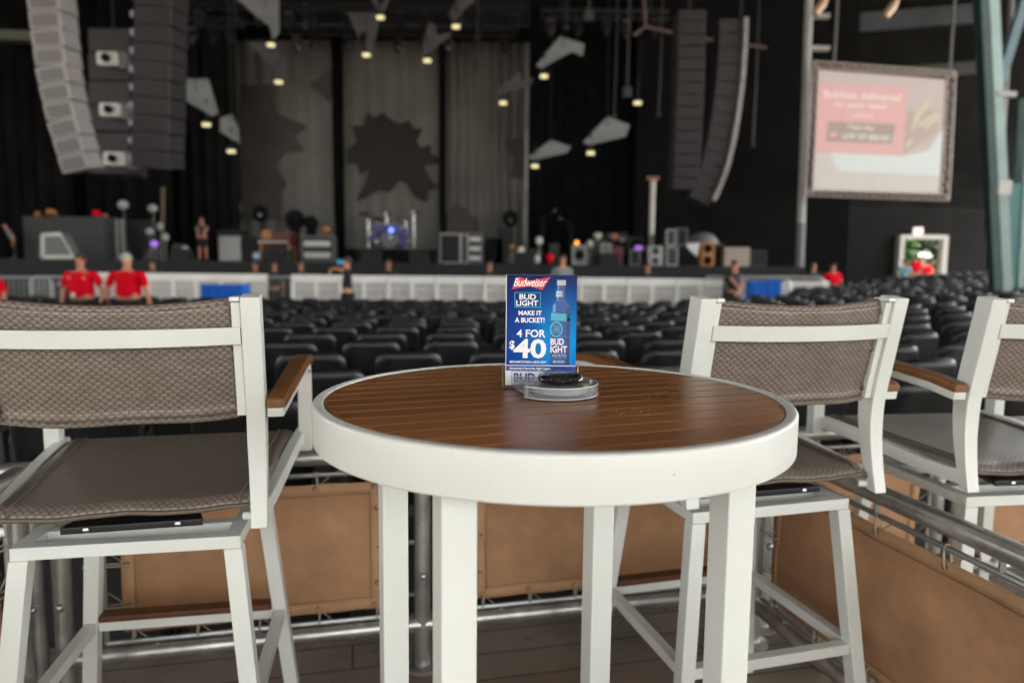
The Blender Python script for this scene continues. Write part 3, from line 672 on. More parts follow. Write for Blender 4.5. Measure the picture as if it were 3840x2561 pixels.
# ================================================================== RAILINGS
DX, DY = math.cos(R(13)), math.sin(R(13))
def railing(A, B, label, posts=(0., 1.), cv=None, rods_out=1, bright=None, ntop=.67, group='canvas railings round the deck', side=-1, gs=.165):
    """A,B: ground points; canvas and lacing between fractions cv; side: which side the lacing rods stand on"""
    A = Vector((A[0], A[1], 0)); B = Vector((B[0], B[1], 0)); L = (B-A).length; d = (B-A)/L
    t = thing('deck_railing', label, 'railing', A, math.atan2(d.y, d.x), group)
    MB().tube([(-.03, 0, ntop), (L+.03, 0, ntop)], .0242, 16).build('top_rail', M['galv'], t, smooth='auto')
    MB().tube([(0, 0, .14), (L, 0, .14)], .0242, 16).build('bottom_rail', M['galv'], t, smooth='auto')
    for f in posts:
        x = f*L
        p = MB().tube([(x, 0, 0), (x, 0, ntop-.0)], .0242, 16)
        p.lathe([(.05, 0), (.05, .012), (.03, .016)], 16, (x, 0, 0))
        p = p.build('post', M['galv'], t, smooth='auto')
        MB().ball((x, -.026, .30), .012, 10).build('bolt', M['bolt'], p, smooth=True)
    for x0, x1 in cv:
        ty, by = ntop-.052, .175     # rod heights
        y = .0
        fr = MB(); c0, c1 = x0-.045, x1+.045
        fr.tube([(c0, y, by), (c1, y, by)], .0075, 8).tube([(c0, y, ty), (c1, y, ty)], .0075, 8).tube([(c0, y, by), (c0, y, ty)], .0075, 8).tube([(c1, y, by), (c1, y, ty)], .0075, 8)
        nn = max(2, int((x1-x0)/.35)+1)
        for i in range(nn):
            xx = x0+.08+(x1-x0-.16)*i/(nn-1)
            fr.tube([(xx, y, by), (xx, y, .14)], .007, 6).tube([(xx, y, ty), (xx, y, ntop)], .007, 6).lathe([(.013, .161), (.013, .167)], 8, (xx, y, 0))
        for z in (by+.06, ty-.06, (by+ty)/2): fr.tube([(c0, y, z), (c0-.05, y, z)], .007, 6).tube([(c1, y, z), (c1+.05, y, z)], .007, 6)
        fr.build('lacing_rod', M['rod'], t, smooth='auto')
        z0, z1 = by+.028, ty-.028
        rnd = random.Random(int(L*1000)+int(x0*50))
        ph = [rnd.uniform(0, 6) for _ in range(6)]
        def cvf(u, v, x0=x0, x1=x1, z0=z0, z1=z1, ph=ph):
            x = x0+u*(x1-x0); z = z0+v*(z1-z0)
            sc_ = .0012*math.sin(x/gs*2*math.pi)*(abs(v-.5)*2)**4; dm_ = 1-(2*v-1)**4
            return (x, y+dm_*(.008*math.sin(x*7+ph[0])*math.sin(v*3+ph[1])+.003*math.sin(x*19+v*6+ph[2])+.002*math.sin(x*31-v*9+ph[3])), z+(sc_ if v > .5 else -sc_))
        pn = grid_mesh('canvas_panel', cvf, 60, 16, M['canvas'], t, .0016)
        # double hem: four folded strips proud of the cloth on both faces
        hb = .032
        for nm, fu in (('hem', lambda a, q: cvf(a, q*hb/(z1-z0))), ('hem', lambda a, q: cvf(a, 1-q*hb/(z1-z0))), ('hem', lambda a, q: cvf(q*hb/(x1-x0), a)), ('hem', lambda a, q: cvf(1-q*hb/(x1-x0), a))):
            grid_mesh(nm, fu, 60, 2, M['hem'], pn, .0042 if nm else 0)
        for sgn in (-1, 1):
            th = MB(); th.tube([Vector(cvf(i/60, 1-.034/(z1-z0)))+Vector((0, sgn*.0014, 0)) for i in range(61)], .0011, 4).tube([Vector(cvf(i/60, .034/(z1-z0)))+Vector((0, sgn*.0014, 0)) for i in range(61)], .0011, 4).tube([Vector(cvf(.034/(x1-x0), i/16))+Vector((0, sgn*.0014, 0)) for i in range(17)], .0011, 4).tube([Vector(cvf(1-.034/(x1-x0), i/16))+Vector((0, sgn*.0014, 0)) for i in range(17)], .0011, 4)
            th.build('stitching', M['thread'], pn)
        # eyelets and rope
        def lace(fx, edge, out):
            e = Vector(fx); r_ = Vector(edge)
            MB().ring(e, (0, 1, 0), .0075, .003, 12, 5).build('eyelet', M['grommet'], pn, smooth=True)
            rp = MB(); mid = (e+r_)/2
            pts = []
            for i in range(15):
                a = i/14*2*math.pi; dd = (r_-e); hl = dd.length/2+.009
                ddn = dd.normalized()
                pts.append(mid+ddn*math.cos(a)*hl+Vector((0, 1, 0))*math.sin(a)*.010+Vector((.006*math.sin(a*.5), 0, 0)))
            rp.tube(pts, .0028, 5)
            off = Vector((gs*.5, 0, 0)) if abs(dd.z) > abs(dd.x) else Vector((0, 0, gs*.5))
            rp.tube([e, r_+off*.55, r_+off*.9+(r_-e).normalized()*.012], .0016, 4)
            rp.build('rope_loop', M['rope'], pn, smooth=True)
        n = max(2, int(round((x1-x0-.04)/gs))+1)
        for i in range(n):
            u = (.02+(x1-x0-.04)*i/(n-1))/(x1-x0)
            q = cvf(u, 1-.013/(z1-z0)); lace(q, (q[0], y, ty), 1)
            q = cvf(u, .013/(z1-z0)); lace(q, (q[0], y, by), 1)
        for i in range(3):
            v = .2+.3*i
            q = cvf(.013/(x1-x0), v); lace(q, (c0, y, q[2]), 1)
            q = cvf(1-.013/(x1-x0), v); lace(q, (c1, y, q[2]), 1)
    return t
fp = lambda x: (x, yl(x))
s_ = 1/DX
A0 = fp(-1.205)
def fr_(x): return (x+1.205)*s_        # distance along the front line
L0 = fr_(.78)
railing(fp(-1.205), fp(.78), 'long tan canvas railing in front, behind the white bar table', posts=(0, fr_(-.262)/L0, 1), cv=[(fr_(-1.062), fr_(-.378)), (fr_(-.104), fr_(.66))])
railing(fp(.86), fp(1.52), 'short tan canvas railing beyond the handrail, behind the right-hand chairs', cv=[(.10, .60)])
railing(fp(1.60), fp(2.9), 'tan canvas railing at the far right edge beyond the last bar chair', cv=[(.11, 1.2)])
d12 = Vector((math.sin(R(12.5)), -math.cos(R(12.5))))
Bq = Vector((.795, 2.215)); E_ = Bq+d12*2.1
railing((Bq.x, Bq.y), (E_.x, E_.y), 'orange-tan canvas railing with thick pipe handrail running towards the viewer at right', posts=(0, 1), cv=[(.085, 2.0)], gs=.20)
Bq = Vector((-1.235, 1.76)); E_ = Bq+Vector((math.sin(R(8)), -math.cos(R(8))))*1.5
railing((Bq.x-.03, Bq.y), (E_.x-.03, E_.y), 'tan canvas railing at the left edge running towards the viewer', posts=(0, 1), cv=[(.085, 1.4)])
L_ = fp(-2.9); railing(L_, fp(-1.27), 'tan canvas railing beyond the left corner posts', cv=[(.1, 1.5)])
# ================================================================== STADIUM SEATS
def seat_parts(full=True):
    """returns builders for back, pan and bracket of one folded seat (origin on the floor under the back)"""
    W, Hh, r = .19, .22, .085
    out = []
    for cx_, cz_, a0 in ((W-r, Hh-r, 0), (-W+r, Hh-r, 90), (-W+.04, -Hh+.04, 180), (W-.04, -Hh+.04, 270)):
        rr = r if cz_ > 0 else .04
        for i in range(6): a = R(a0+90*i/5); out.append((cx_+rr*math.cos(a), cz_+rr*math.sin(a)))
    def lay(y, s, dz=0): return [(x*s, y+.10*(x/W)**2*.35-(z)*.20, .64+z*s+dz) for x, z in out]
    bk = MB().sweep([lay(-.030, .80), lay(-.026, .92), lay(-.012, .985), lay(.006, 1), lay(.020, .985), lay(.026, .90)])
    pan = MB(); P = []
    for y, s in ((.045, .86), (.06, 1), (.10, 1), (.115, .86)):
        P.append([(x*1.02*s, y, .56+z*.80*s) for x, z in out])
    pan.sweep(P)
    br = MB()
    for s in (-1, 1):
        br.bar((s*.235, .05, .0), (s*.235, .04, .60), .03, .05, up=(0, 1, 0)); br.box((s*.235, .12, .60), (.045, .26, .03)); br.box((s*.235, .05, .01), (.06, .16, .02))
    br.box((0, .03, .42), (.44, .03, .04))
    return bk, pan, br
bk, pan, br = seat_parts()
SG = 'rows of black folding seats before the stage'
SL = 'black plastic folding seat in the rows between the canvas railing and the stage'
s0 = thing('stadium_seat', SL, 'seat', group=SG)
bk_o = bk.build('backrest', M['seat_black'], s0, smooth='auto'); bk_o.data.polygons.foreach_set('use_smooth', [True]*len(bk_o.data.polygons))
pan.build('seat_pan', M['seat_black'], s0, smooth='auto'); br.build('bracket', M['seat_frame'], s0)
jm = MB()
for q in seat_parts(): jm.add(q.v, q.f)
sp_ = []
occupied = [at(180, 640, 12.0), at(290, 640, 12.0), at(-8, 640, 12.2)]
rs = random.Random(3)
for k in range(-2, 32):
    off = {-2: .16, -1: .20, 0: -.06, 1: .11, 2: .04}.get(k, rs.uniform(0, .52))
    for i in range(-40, 60):
        x = off+i*.52; y = 4.13+.78*k+.231*x
        if y < 1.9: continue
        lim = 15.6 if x < at(1850, 0, y).x else 31.0
        if x > 9.5: lim = min(31.0, 15.6+(x-5)*1.35)
        if y > lim: continue
        if abs(x)/y > .80: continue
        if any(abs(x-p.x) < .6 and abs(y-p.y) < .45 for p in occupied): continue
        if y < yl(x)+.30: continue
        sp_.append((math.hypot(x, y), x, y))
sp_.sort()
zs_ = [0]*len(sp_)
for n_, (d_, x, y) in enumerate(sp_):
    a = R(13)+rs.uniform(-.03, .03)-min(.35, max(0, (x-3)*.03))*1
    loc = (x, y, tz(x, y)-.86)
    if n_ == 0: s0.location = loc; s0.rotation_euler = (0, 0, a); continue
    if n_ < 300:
        if n_ == 110:
            far0 = jm.build('stadium_seat', M['seat_black'], None, smooth='auto', loc=loc); far0.rotation_euler = (0, 0, a); tag(far0, SL, 'seat', SG); continue
        if n_ > 110:
            c = far0.copy(); COL.objects.link(c); c.location = loc; c.rotation_euler = (0, 0, a)
        else: dup(s0, loc, a)
far = MB()
for n_, (d_, x, y) in enumerate(sp_[300:]):
    a = R(13)-min(.35, max(0, (x-3)*.03)); c, s = math.cos(a), math.sin(a); z0 = tz(x, y)-.86
    far.add([(x+v[0]*c-v[1]*s, y+v[0]*s+v[1]*c, z0+v[2]) for v in bk.v], bk.f)
if far.v:
    o = far.build('distant_seats', M['seat_black'], smooth='auto'); o['kind'] = 'stuff'; tag(o, 'far rows of black folding seats towards the right wall', 'seats')
print('seats', len(sp_))

# ================================================================== PEOPLE
def skin_obj(name, J, E_, mt, par, sub=2):
    bm = bmesh.new(); ly = bm.verts.layers.skin.verify(); vs_ = []
    for i, (p, r) in enumerate(J):
        v = bm.verts.new(p); rr = r if isinstance(r, tuple) else (r, r); v[ly].radius = rr; v[ly].use_root = (i == 0); vs_.append(v)
    for a, b_ in E_: bm.edges.new((vs_[a], vs_[b_]))
    me = bpy.data.meshes.new(name); bm.to_mesh(me); bm.free()
    o = bpy.data.objects.new(name, me); COL.objects.link(o)
    o.modifiers.new('skin', 'SKIN').use_smooth_shade = True
    sb = o.modifiers.new('sub', 'SUBSURF'); sb.levels = sb.render_levels = sub
    bpy.context.view_layer.update()
    m2 = bpy.data.meshes.new_from_object(o.evaluated_get(bpy.context.evaluated_depsgraph_get()))
    bpy.data.objects.remove(o); bpy.data.meshes.remove(me)
    m2.name = name; m2.materials.clear(); m2.materials.append(mt)
    m2.polygons.foreach_set('use_smooth', [True]*len(m2.polygons))
    o = bpy.data.objects.new(name, m2); COL.objects.link(o); o.parent = par; return o
def person(label, loc, h=1.75, rz=0, shirt='darkcloth', pants='darkcloth', hair='hair', skin='skin', hands=None, lean=0, short=False, stout=1.0, cap=None, badge=False, step=.0, hairlen=0):
    """local axes: faces -y; hands: ((xL,y,z),(xR,y,z)) relative targets for a 1.75 m figure"""
    s = h/1.75
    t = thing('person', label, 'person', loc, rz)
    V = lambda x, y, z: Vector((x*s*(stout if abs(x) > .03 else 1), (y-lean*max(0, z-.95))*s, z*s))
    hl, hr = hands or ((-.27, -.05, .80), (.27, -.05, .80))
    el_ = lambda sg, hd: ((sg*.215+hd[0])/2+sg*.01, (hd[1])/2+.05, (1.40+hd[2])/2+.02)
    eL, eR = el_(-1, hl), el_(1, hr)
    J = [(V(0, 0, .95), (.145*s*stout, .105*s)), (V(0, -.01, 1.12), (.14*s*stout, .10*s*stout)), (V(0, 0, 1.30), (.155*s*stout, .105*s)), (V(0, .01, 1.43), (.09*s, .075*s)), (V(0, 0, 1.50), .055*s),
         (V(0, -.015, 1.57), (.068*s, .080*s)), (V(0, -.005, 1.65), (.080*s, .095*s)), (V(0, .0, 1.72), (.054*s, .064*s)),
         (V(-.185, 0, 1.41), .058*s), (V(*eL), .042*s), (V(*hl), .028*s), (V(hl[0]+.005, hl[1]-.02, hl[2]-.09), (.036*s, .018*s)),
         (V(.185, 0, 1.41), .058*s), (V(*eR), .042*s), (V(*hr), .028*s), (V(hr[0]-.005, hr[1]-.02, hr[2]-.09), (.036*s, .018*s)),
         (V(-.095, 0, .88), .085*s), (V(-.105, -step, .50), .058*s), (V(-.11, .02+step, .09), .040*s), (V(-.12, -.12+step, .04), .035*s),
         (V(.095, 0, .88), .085*s), (V(.105, step, .50), .058*s), (V(.11, .02-step, .09), .040*s), (V(.12, -.12-step, .04), .035*s),
         (V(hl[0]+.035, hl[1]-.045, hl[2]-.07), .011*s), (V(hr[0]-.035, hr[1]-.045, hr[2]-.07), .011*s)]
    Ed = [(0, 1), (1, 2), (2, 3), (3, 4), (4, 5), (5, 6), (6, 7), (2, 8), (8, 9), (9, 10), (10, 11), (2, 12), (12, 13), (13, 14), (14, 15), (0, 16), (16, 17), (17, 18), (18, 19), (0, 20), (20, 21), (21, 22), (22, 23), (10, 24), (14, 25)]
    for q in range(4):      # fingers
        for hd, src in ((hl, 11), (hr, 15)):
            J.append((V(hd[0]+(q-1.5)*.018, hd[1]-.03-.004*q, hd[2]-.165+.006*abs(q-1.5)), .0095*s)); Ed.append((src, len(J)-1))
    body = skin_obj('body', J, Ed, M[skin], t)
    hc = V(0, -.01, 1.635)
    # face: nose, brow, ears and eyes as small features
    fc = MB(); fc.bar(V(0, -.098, 1.655), V(0, -.118, 1.615), .016*s, .02*s, up=(1, 0, 0))
    for sg_ in (-1, 1): fc.ball(V(sg_*.082/ (stout if True else 1), .0, 1.63), (.012*s, .022*s, .032*s), 8)
    fc.build('nose_and_ears', M[skin], body, smooth=True)
    ey = MB()
    for sg_ in (-1, 1): ey.ball(V(sg_*.030/stout, -.094, 1.655), .009*s, 8)
    ey.box(V(0, -.096, 1.588), (.045*s, .01*s, .007*s)); ey.build('eyes_and_mouth', M['darkcloth'], body)
    if hair:
        hm = MB(); hm.ball(hc+Vector((0, .022*s, .040*s)), (.093*s, .104*s, .098*s), 14)
        if hairlen: hm.ball(hc+Vector((0, .06*s, -.07*s)), (.085*s, .06*s, .13*s), 12)
        # hair sits behind the hairline: cut away the face side
        hm.v = [(x, max(y, hc.y-.045*s) if z < hc.z+.045*s else y, z) for x, y, z in hm.v]
        hm.build('hair', M[hair], t, smooth=True)
    if cap:
        cp = MB(); cp.ball(hc+Vector((0, .01*s, .055*s)), (.098*s, .108*s, .080*s), 14); cp.box(hc+Vector((0, -.13*s, .045*s)), (.13*s, .11*s, .012*s)); cp.build('cap', M[cap], t, smooth='auto')
    # shirt
    def md(a, b_, f): return tuple(a[i]+(b_[i]-a[i])*f for i in range(3))
    sL, sR = (-.185, 0, 1.41), (.185, 0, 1.41)
    J2 = [(V(0, 0, 1.28), (.175*s*stout, .125*s)), (V(0, -.012, 1.12), (.165*s*stout, .125*s*stout)), (V(0, 0, .925), (.172*s*stout, .14*s)), (V(0, .008, 1.41), (.115*s, .085*s)), (V(0, 0, 1.47), .066*s),
          (V(*sL), .078*s), (V(*md(sL, eL, .85)), .068*s), (V(*sR), .078*s), (V(*md(sR, eR, .85)), .068*s)]
    sh = skin_obj('shirt', J2, [(0, 1), (1, 2), (0, 3), (3, 4), (0, 5), (5, 6), (0, 7), (7, 8)], M[shirt], t)
    if badge:
        MB().lathe([(.001, 0), (.042*s, 0), (.042*s, .006)], 16).build('badge', M['whitecloth'], sh).matrix_local = Matrix.Translation(V(0, -.160*stout, 1.03)) @ Matrix.Rotation(R(90), 4, 'X')
        for xx in (-.10, .10): MB().box(V(xx, -.130, 1.33), (.05*s, .012, .022*s)).build('chest_mark', M['ltgrey'], sh)
        for xx in (-.295, .295): MB().box(V(xx, -.02, 1.22), (.012, .05*s, .06*s)).build('sleeve_mark', M['whitecloth'], sh)
    # trousers
    kz = .52 if short else .12
    J3 = [(V(0, 0, .96), (.155*s*stout, .118*s)), (V(-.095, 0, .86), .108*s), (V(-.105, -step, .52), .078*s), (V(.095, 0, .86), .108*s), (V(.105, step, .52), .078*s)]
    E3 = [(0, 1), (1, 2), (0, 3), (3, 4)]
    if not short: J3 += [(V(-.11, .02+step, .10), .062*s), (V(.11, .02-step, .10), .062*s)]; E3 += [(2, 5), (4, 6)]
    skin_obj('shorts' if short else 'trousers', J3, E3, M[pants], t)
    for sg_, st in ((-1, step), (1, -step)):
        MB().box(V(sg_*.115, -.06+st, .035), (.10*s, .28*s, .07*s)).build('shoe', M['darkcloth'], t, bevel=.02)
    return t
def stand(px, Y, top, gz, **k):
    """height so that the head top reaches picture row 'top' when standing at ground gz"""
    p = at(px, top, Y); return (p.x, p.y, gz), max(1.2, p.z-gz)
def put(label, px, Y, top, gz=None, **k):
    gz_ = gz if gz is not None else tz(at(px, 600, Y).x, Y)-.86
    loc, h = stand(px, Y, top, gz_); return person(label, loc, h/1.0, **k)
put('man in a red polo shirt with a round white badge, facing the viewer', 184, 12.0, 583, rz=R(-6), shirt='red', hair='hair', stout=1.42, badge=True, hands=((-.27, -.05, .78), (.27, -.05, .78)))
put('grey-haired man in a red shirt seen from behind', 290, 12.0, 583, rz=R(176), shirt='red', hair='greyhair', stout=1.45, hands=((-.27, -.03, .78), (.27, -.03, .78)))
put('person in a red shirt cut off at the left edge of the picture', -14, 12.2, 606, rz=R(-30), shirt='red', stout=1.15)
GP = -.38
put('man in black clothes walking along the pale barricade holding something blue', 797, 17.0, 591, rz=R(-78), shirt='darkcloth', pants='darkcloth', step=.10, hands=((-.28, -.10, .82), (.15, -.36, 1.50)))
hb = at(783, 602, 17.0); MB().box(hb, (.17, .10, .10)).build('blue_cup', M['bluecloth']); tag(bpy.data.objects['blue_cup'], 'bright blue object held up by the walking man in black', 'cup')
bpy.data.objects['blue_cup'].data.materials[0] = mat('cyan_plastic', (.02, .45, .72), .4)
for px, top, lab, kw in ((586, 598, 'crew member with short hair behind the left barricade', {}), (630, 598, 'crew member beside the barricade gap', {}),
        (691, 597, 'crew member right of the barricade gap', {'hair': 'hair'}), (892, 594, 'crew member in black below the drum riser', {}),
        (1124, 598, 'crew member below the flight cases, left of the blue card', {}), (1487, 600, 'crew member below the white light pole', {}),
        (350, 596, 'crew member behind the grey-haired man in red', {})):
    put(lab, px, 20.6, top+3, GP, skin='skin2', **kw)
put('man in a pale grey shirt with folded collar standing above the blue card', 1292, 19.9, 586, GP, shirt='greycloth', hair='hair', stout=1.1, rz=R(20))
put('man in a dark shirt standing on the stage with bare legs', 463, 26.5, 499, stz, shirt='dkgrey', pants='darkcloth', short=True, hands=((-.10, -.22, 1.08), (.10, -.24, 1.08)), rz=R(10), stout=1.15)
put('stagehand in a grey shirt bending at the left edge of the stage', 30, 25.0, 528, stz, shirt='greycloth', lean=.5, rz=R(-50))
put('stagehand in black beside the large dark case', 241, 27.5, 488, stz, rz=R(40), hair=None)
put('man in black with folded arms beside the right end of the barricade', 1688, 18.4, 598, GP, hands=((-.08, -.2, 1.1), (.08, -.22, 1.12)), rz=R(30))
put('person in dark clothes standing beside the grey pipe column', 1868, 24.0, 604, -.3)
put('person in a red jacket below the projection screen', 1913, 24.5, 607, -.3, shirt='red', stout=1.3)
put('person in white and pale blue clothes walking towards the bright doorway', 2078, 27.5, 596, .0, shirt='bluecloth', pants='whitecloth', step=.1, rz=R(150))
put('person in a red top and black trousers in the bright doorway', 2104, 31.0, 585, .1, shirt='red', rz=R(180), hair='hair')
put('person in a pink top standing outside the doorway', 2128, 36.0, 596, -.2, shirt='red', rz=R(180), pants='whitecloth')
# ================================================================== STAGE DRAPES AND BACKDROP
def wavy(name, x0, x1, z0, z1, Y, amp, wl, m, label, cat, group=None, thick=.02):
    n = int((x1-x0)/wl*8)+4
    f = lambda u, v: (x0+u*(x1-x0), Y+amp*math.sin(u*(x1-x0)/wl*2*math.pi)+amp*.5*math.sin(u*(x1-x0)/wl*5.3+1), z0+v*(z1-z0))
    t = grid_mesh(name, f, n, 2, m, None, thick); tag(t, label, cat, group); return t
YB = 37.0
M['backdrop'] = mat('grey_backdrop_cloth', (.26, .255, .235), .95, 0, .25, .3, col2=(.17, .165, .15), spec=.1)
M['motif'] = mat('dark_printed_motif', (.045, .038, .036), .9, 0, .2, .5)
M['motif2'] = mat('faded_printed_motif', (.10, .09, .082), .9, 0, .35, .5)
bx = lambda px: at(px, 400, YB).x
bz_ = lambda py: at(900, py, YB).z
for i, (a, b_, lab) in enumerate(((548, 776, 'left panel of the grey stage backdrop with pointed dark shapes'), (790, 1012, 'middle panel of the grey stage backdrop with a big dark leaf shape'), (1024, 1212, 'right panel of the grey stage backdrop, partly gathered in folds'))):
    t = wavy('backdrop_panel', bx(a), bx(b_), stz, bz_(96), YB, .04 if i < 2 else .09, .8 if i < 2 else .45, M['backdrop'], lab, 'backdrop', 'panels of the grey stage backdrop')
    def motif(pts, org, sc_):
        if i == 1:
            cx0 = sum(p[0] for p in pts)/len(pts); cy0 = sum(p[1] for p in pts)/len(pts); rs_ = [math.hypot(p[0]-cx0, p[1]-cy0) for p in pts]
            loc = [sum(rs_[(q+d) % len(pts)] for d in range(-4, 5))/9 for q in range(len(pts))]
            pts = [(cx0+(p[0]-cx0)*(1+.45*(r/l_-1)), cy0+(p[1]-cy0)*(1+.45*(r/l_-1))) for p, r, l_ in zip(pts, rs_, loc)]
        P = [at((org[0]+x*sc_)/1.63335, (org[1]+y*sc_)/1.63335, YB-.24) for x, y in pts]
        o = MB().prism(P, (0, .02, 0)).build('dark_motif', M['motif'] if i == 1 else M['motif2'], t); return o
    if i == 1: motif([(335, 770), (365, 800), (430, 770), (470, 800), (540, 830), (600, 820), (640, 870), (690, 880), (670, 950), (700, 1000), (745, 980), (750, 1040), (800, 1070), (790, 1110), (725, 1130), (740, 1200), (780, 1260), (720, 1280), (700, 1340), (640, 1330), (590, 1260), (540, 1250), (470, 1310), (400, 1290), (280, 1325), (310, 1240), (320, 1160), (265, 1190), (245, 1120), (190, 1100), (200, 1060), (190, 1020), (235, 960), (225, 860), (290, 850), (320, 790)], (1200, 0), .553)
    if i == 0:
        motif([(105, 330), (330, 330), (360, 540), (590, 635), (500, 700), (560, 815), (420, 830), (350, 930), (445, 1050), (400, 1130), (400, 1320), (110, 1320)], (850, 150), .5102)
        motif([(610, 330), (790, 200), (780, 380), (750, 460), (690, 390)], (850, 150), .5102)
    if i == 2:
        motif([(860, 1480), (920, 1370), (1000, 1420), (1060, 1500), (1060, 1600), (860, 1600)], (1200, 0), .553)
        motif([(1250, 970), (1340, 930), (1385, 960), (1385, 1210), (1290, 1200), (1320, 1090)], (1200, 0), .553)
for j, (a, b_) in enumerate(((770, 793), (1010, 1026))):
    wavy('gap_strip', bx(a), bx(b_), stz, bz_(70), YB-.45, .05, .3, M['black'], ('black strip standing for the dark gap left of the leaf panel', 'black strip standing for the dark gap right of the leaf panel')[j], 'drape')  # black sheets added where only dark gaps part the panels
M['drape_l'] = mat('dark_wing_drape', (.017, .016, .0165), .95, 0, .5, .8, spec=.05)
wavy('wing_drape', at(-120, 400, 31).x, at(170, 400, 31).x, 0, 14, 31, .12, .7, M['drape_l'], 'dark folded wing drape at the far left of the stage', 'drape', 'black drapes at the stage sides')
wavy('wing_drape', at(172, 400, 32).x, at(392, 400, 32).x, 0, 14, 32, .12, .8, M['black'], 'black wing drape behind the left loudspeaker columns', 'drape', 'black drapes at the stage sides')
wavy('wing_drape', at(394, 400, 34).x, at(548, 400, 34).x, 0, 14, 34, .12, .6, M['drape_l'], 'black wing drape just left of the grey backdrop', 'drape', 'black drapes at the stage sides')
wavy('wing_drape', at(1212, 400, 34).x, at(1540, 400, 34).x, 0, 14, 34, .1, .8, M['black'], 'black wing drape just right of the grey backdrop', 'drape', 'black drapes at the stage sides')
wavy('wing_drape', at(1542, 400, 32).x, at(1850, 400, 32).x, 0, 14, 32, .1, .8, M['black'], 'black wing drape behind the right loudspeaker columns', 'drape', 'black drapes at the stage sides')
# ================================================================== SAILS WITH LAMPS
def sail(poly, lamp, Y, label, m='sail', hang=True, lm='lamp', sz=(16, 7), org=None):
    t = None
    if poly:
        zs = [p[1] for p in poly]; zm = sum(zs)/len(zs)
        P = [at(px, py, Y+(zm-py)*.006) for px, py in poly]
        c = sum(P, Vector())/len(P)
        t = thing('lamp_sail', label, 'sail lamp', c, 0, 'pale cloth sails with lamps above the stage')
        MB().prism([p-c for p in P], (0, .03, .01)).build('sail', M[m], t)
    if lamp:
        L = at(lamp[0], lamp[1], Y-.1)
        if t is None: c = L.copy(); t = thing('hanging_lamp', label, 'lamp', c, 0, 'small lamps hanging above the stage')
        k_ = Y/1637
        hs_ = MB().box(L-c+Vector((0, .05, .10)), (sz[0]*k_*1.1, .25, .12)); hs_.tube([L-c+Vector((0, .05, .15)), L-c+Vector((0, .05, .15+.7))], .03, 6)
        hs_.build('lamp_housing', M['blackpaint'], t)
        MB().box(L-c, (sz[0]*k_, .16, sz[1]*k_)).build('lamp_face', M[lm], t, bevel=.02)
    zt = 13.6
    if hang: MB().tube([Vector((0, .1, .2)), Vector((0, .1, zt-c.z))], .012, 5).build('cable', M['blackpaint'], t)
for poly, lamp, Y, lab in (
    ([(540, -6), (600, -6), (640, -6), (641, 75), (628, 92), (618, 60), (590, 40)], (622, 104), 27, 'large pale sail cut off by the top edge, above the left backdrop panel'),
    ([(565, 98), (622, 96), (650, 140), (653, 172), (640, 186), (625, 160), (598, 128)], (640, 189), 28, 'dim grey sail over the top left corner of the backdrop'),
    ([(394, 182), (478, 182), (501, 260), (488, 268), (462, 252), (415, 226), (394, 208)], (474, 287), 25, 'broad grey-blue sail right of the left loudspeaker column'),
    ([(505, 272), (532, 262), (548, 300), (550, 330), (505, 303)], (531, 348), 26, 'small grey-blue sail overlapping the left edge of the backdrop'),
    ([(798, 30), (872, 30), (866, 72), (850, 122), (840, 112), (838, 75), (826, 76), (828, 100)], (841, 127), 27, 'dark narrow sail with two points above the middle backdrop panel'),
    ([(848, -6), (865, -6), (872, 22), (885, -6), (896, -6), (882, 28), (868, 26)], (873, 41), 26, 'small V-shaped sail at the top edge with a whitish lamp'),
    ([(968, 112), (985, 50), (1002, 62), (1004, 80), (1040, 75), (1024, 92), (1000, 110), (974, 132)], (981, 140), 27, 'dim purple-grey sail right of the narrow two-pointed sail'),
    ([(1030, 36), (1052, -6), (1100, -6), (1060, 28), (1044, 52)], (1047, 62), 26, 'brownish sail at the top edge, right of the middle'),
    ([(1230, 152), (1286, 84), (1342, 102), (1338, 130), (1312, 120), (1242, 158)], (1249, 176), 25, 'largest grey sail of the right-hand group, wedge shaped'),
    ([(1138, 212), (1192, 164), (1197, 188), (1226, 178), (1216, 198), (1152, 216)], (1155, 237), 27, 'dim notched sail left of the largest right-hand sail'),
    ([(1338, 328), (1395, 268), (1447, 288), (1436, 314), (1352, 334)], (1356, 352), 25, 'pale blue-grey sail lowest on the right'),
    ([(1212, 362), (1264, 322), (1312, 338), (1300, 352), (1226, 368)], (1228, 382), 27, 'slim grey sail left of the lowest right-hand sail')):
    sail(poly, lamp, Y, lab, m='saildim' if any(q in lab for q in ('dim', 'narrow', 'brownish', 'V-shaped')) else 'sail')
for (lx, ly_), lab, m_ in (((413, 128), 'yellow lamp hanging just right of the left loudspeaker column', 'lamp'), ((1353, 38), 'whitish lamp high up between the largest sail and the top edge', 'lampw'), ((1464, 237), 'warm lamp hanging above the pale blue-grey sail', 'lamp')):
    sail(None, (lx, ly_), 26, lab, lm=m_)
def cloth(pts, Y, lab, m='sailgreen', nm='side_cloth'):
    P = [at(x, y, Y) for x, y in pts]; o = MB().prism(P, (0, .03, 0)).build(nm, M[m]); return tag(o, lab, 'cloth', 'pale cloth pieces at the edges of the backdrop')
cloth([(462, 112), (541, 108), (546, 245), (530, 215)], 35, 'pale green pointed cloth at the upper left edge of the backdrop')
cloth([(490, 590), (506, 478), (552, 464), (552, 592)], 35, 'pale cloth flap beside the lower left edge of the backdrop', 'ltgrey')
cloth([(527, 408), (546, 384), (548, 432)], 35, 'small pale triangle of cloth halfway down the left edge of the backdrop', 'ltgrey')
cloth([(1217, 217), (1239, 220), (1222, 277), (1203, 308)], 35, 'pale sliver of cloth at the upper right edge of the backdrop')
cloth([(1204, 420), (1222, 468), (1206, 485)], 35, 'small pale cloth point at the lower right edge of the backdrop', 'ltgrey')

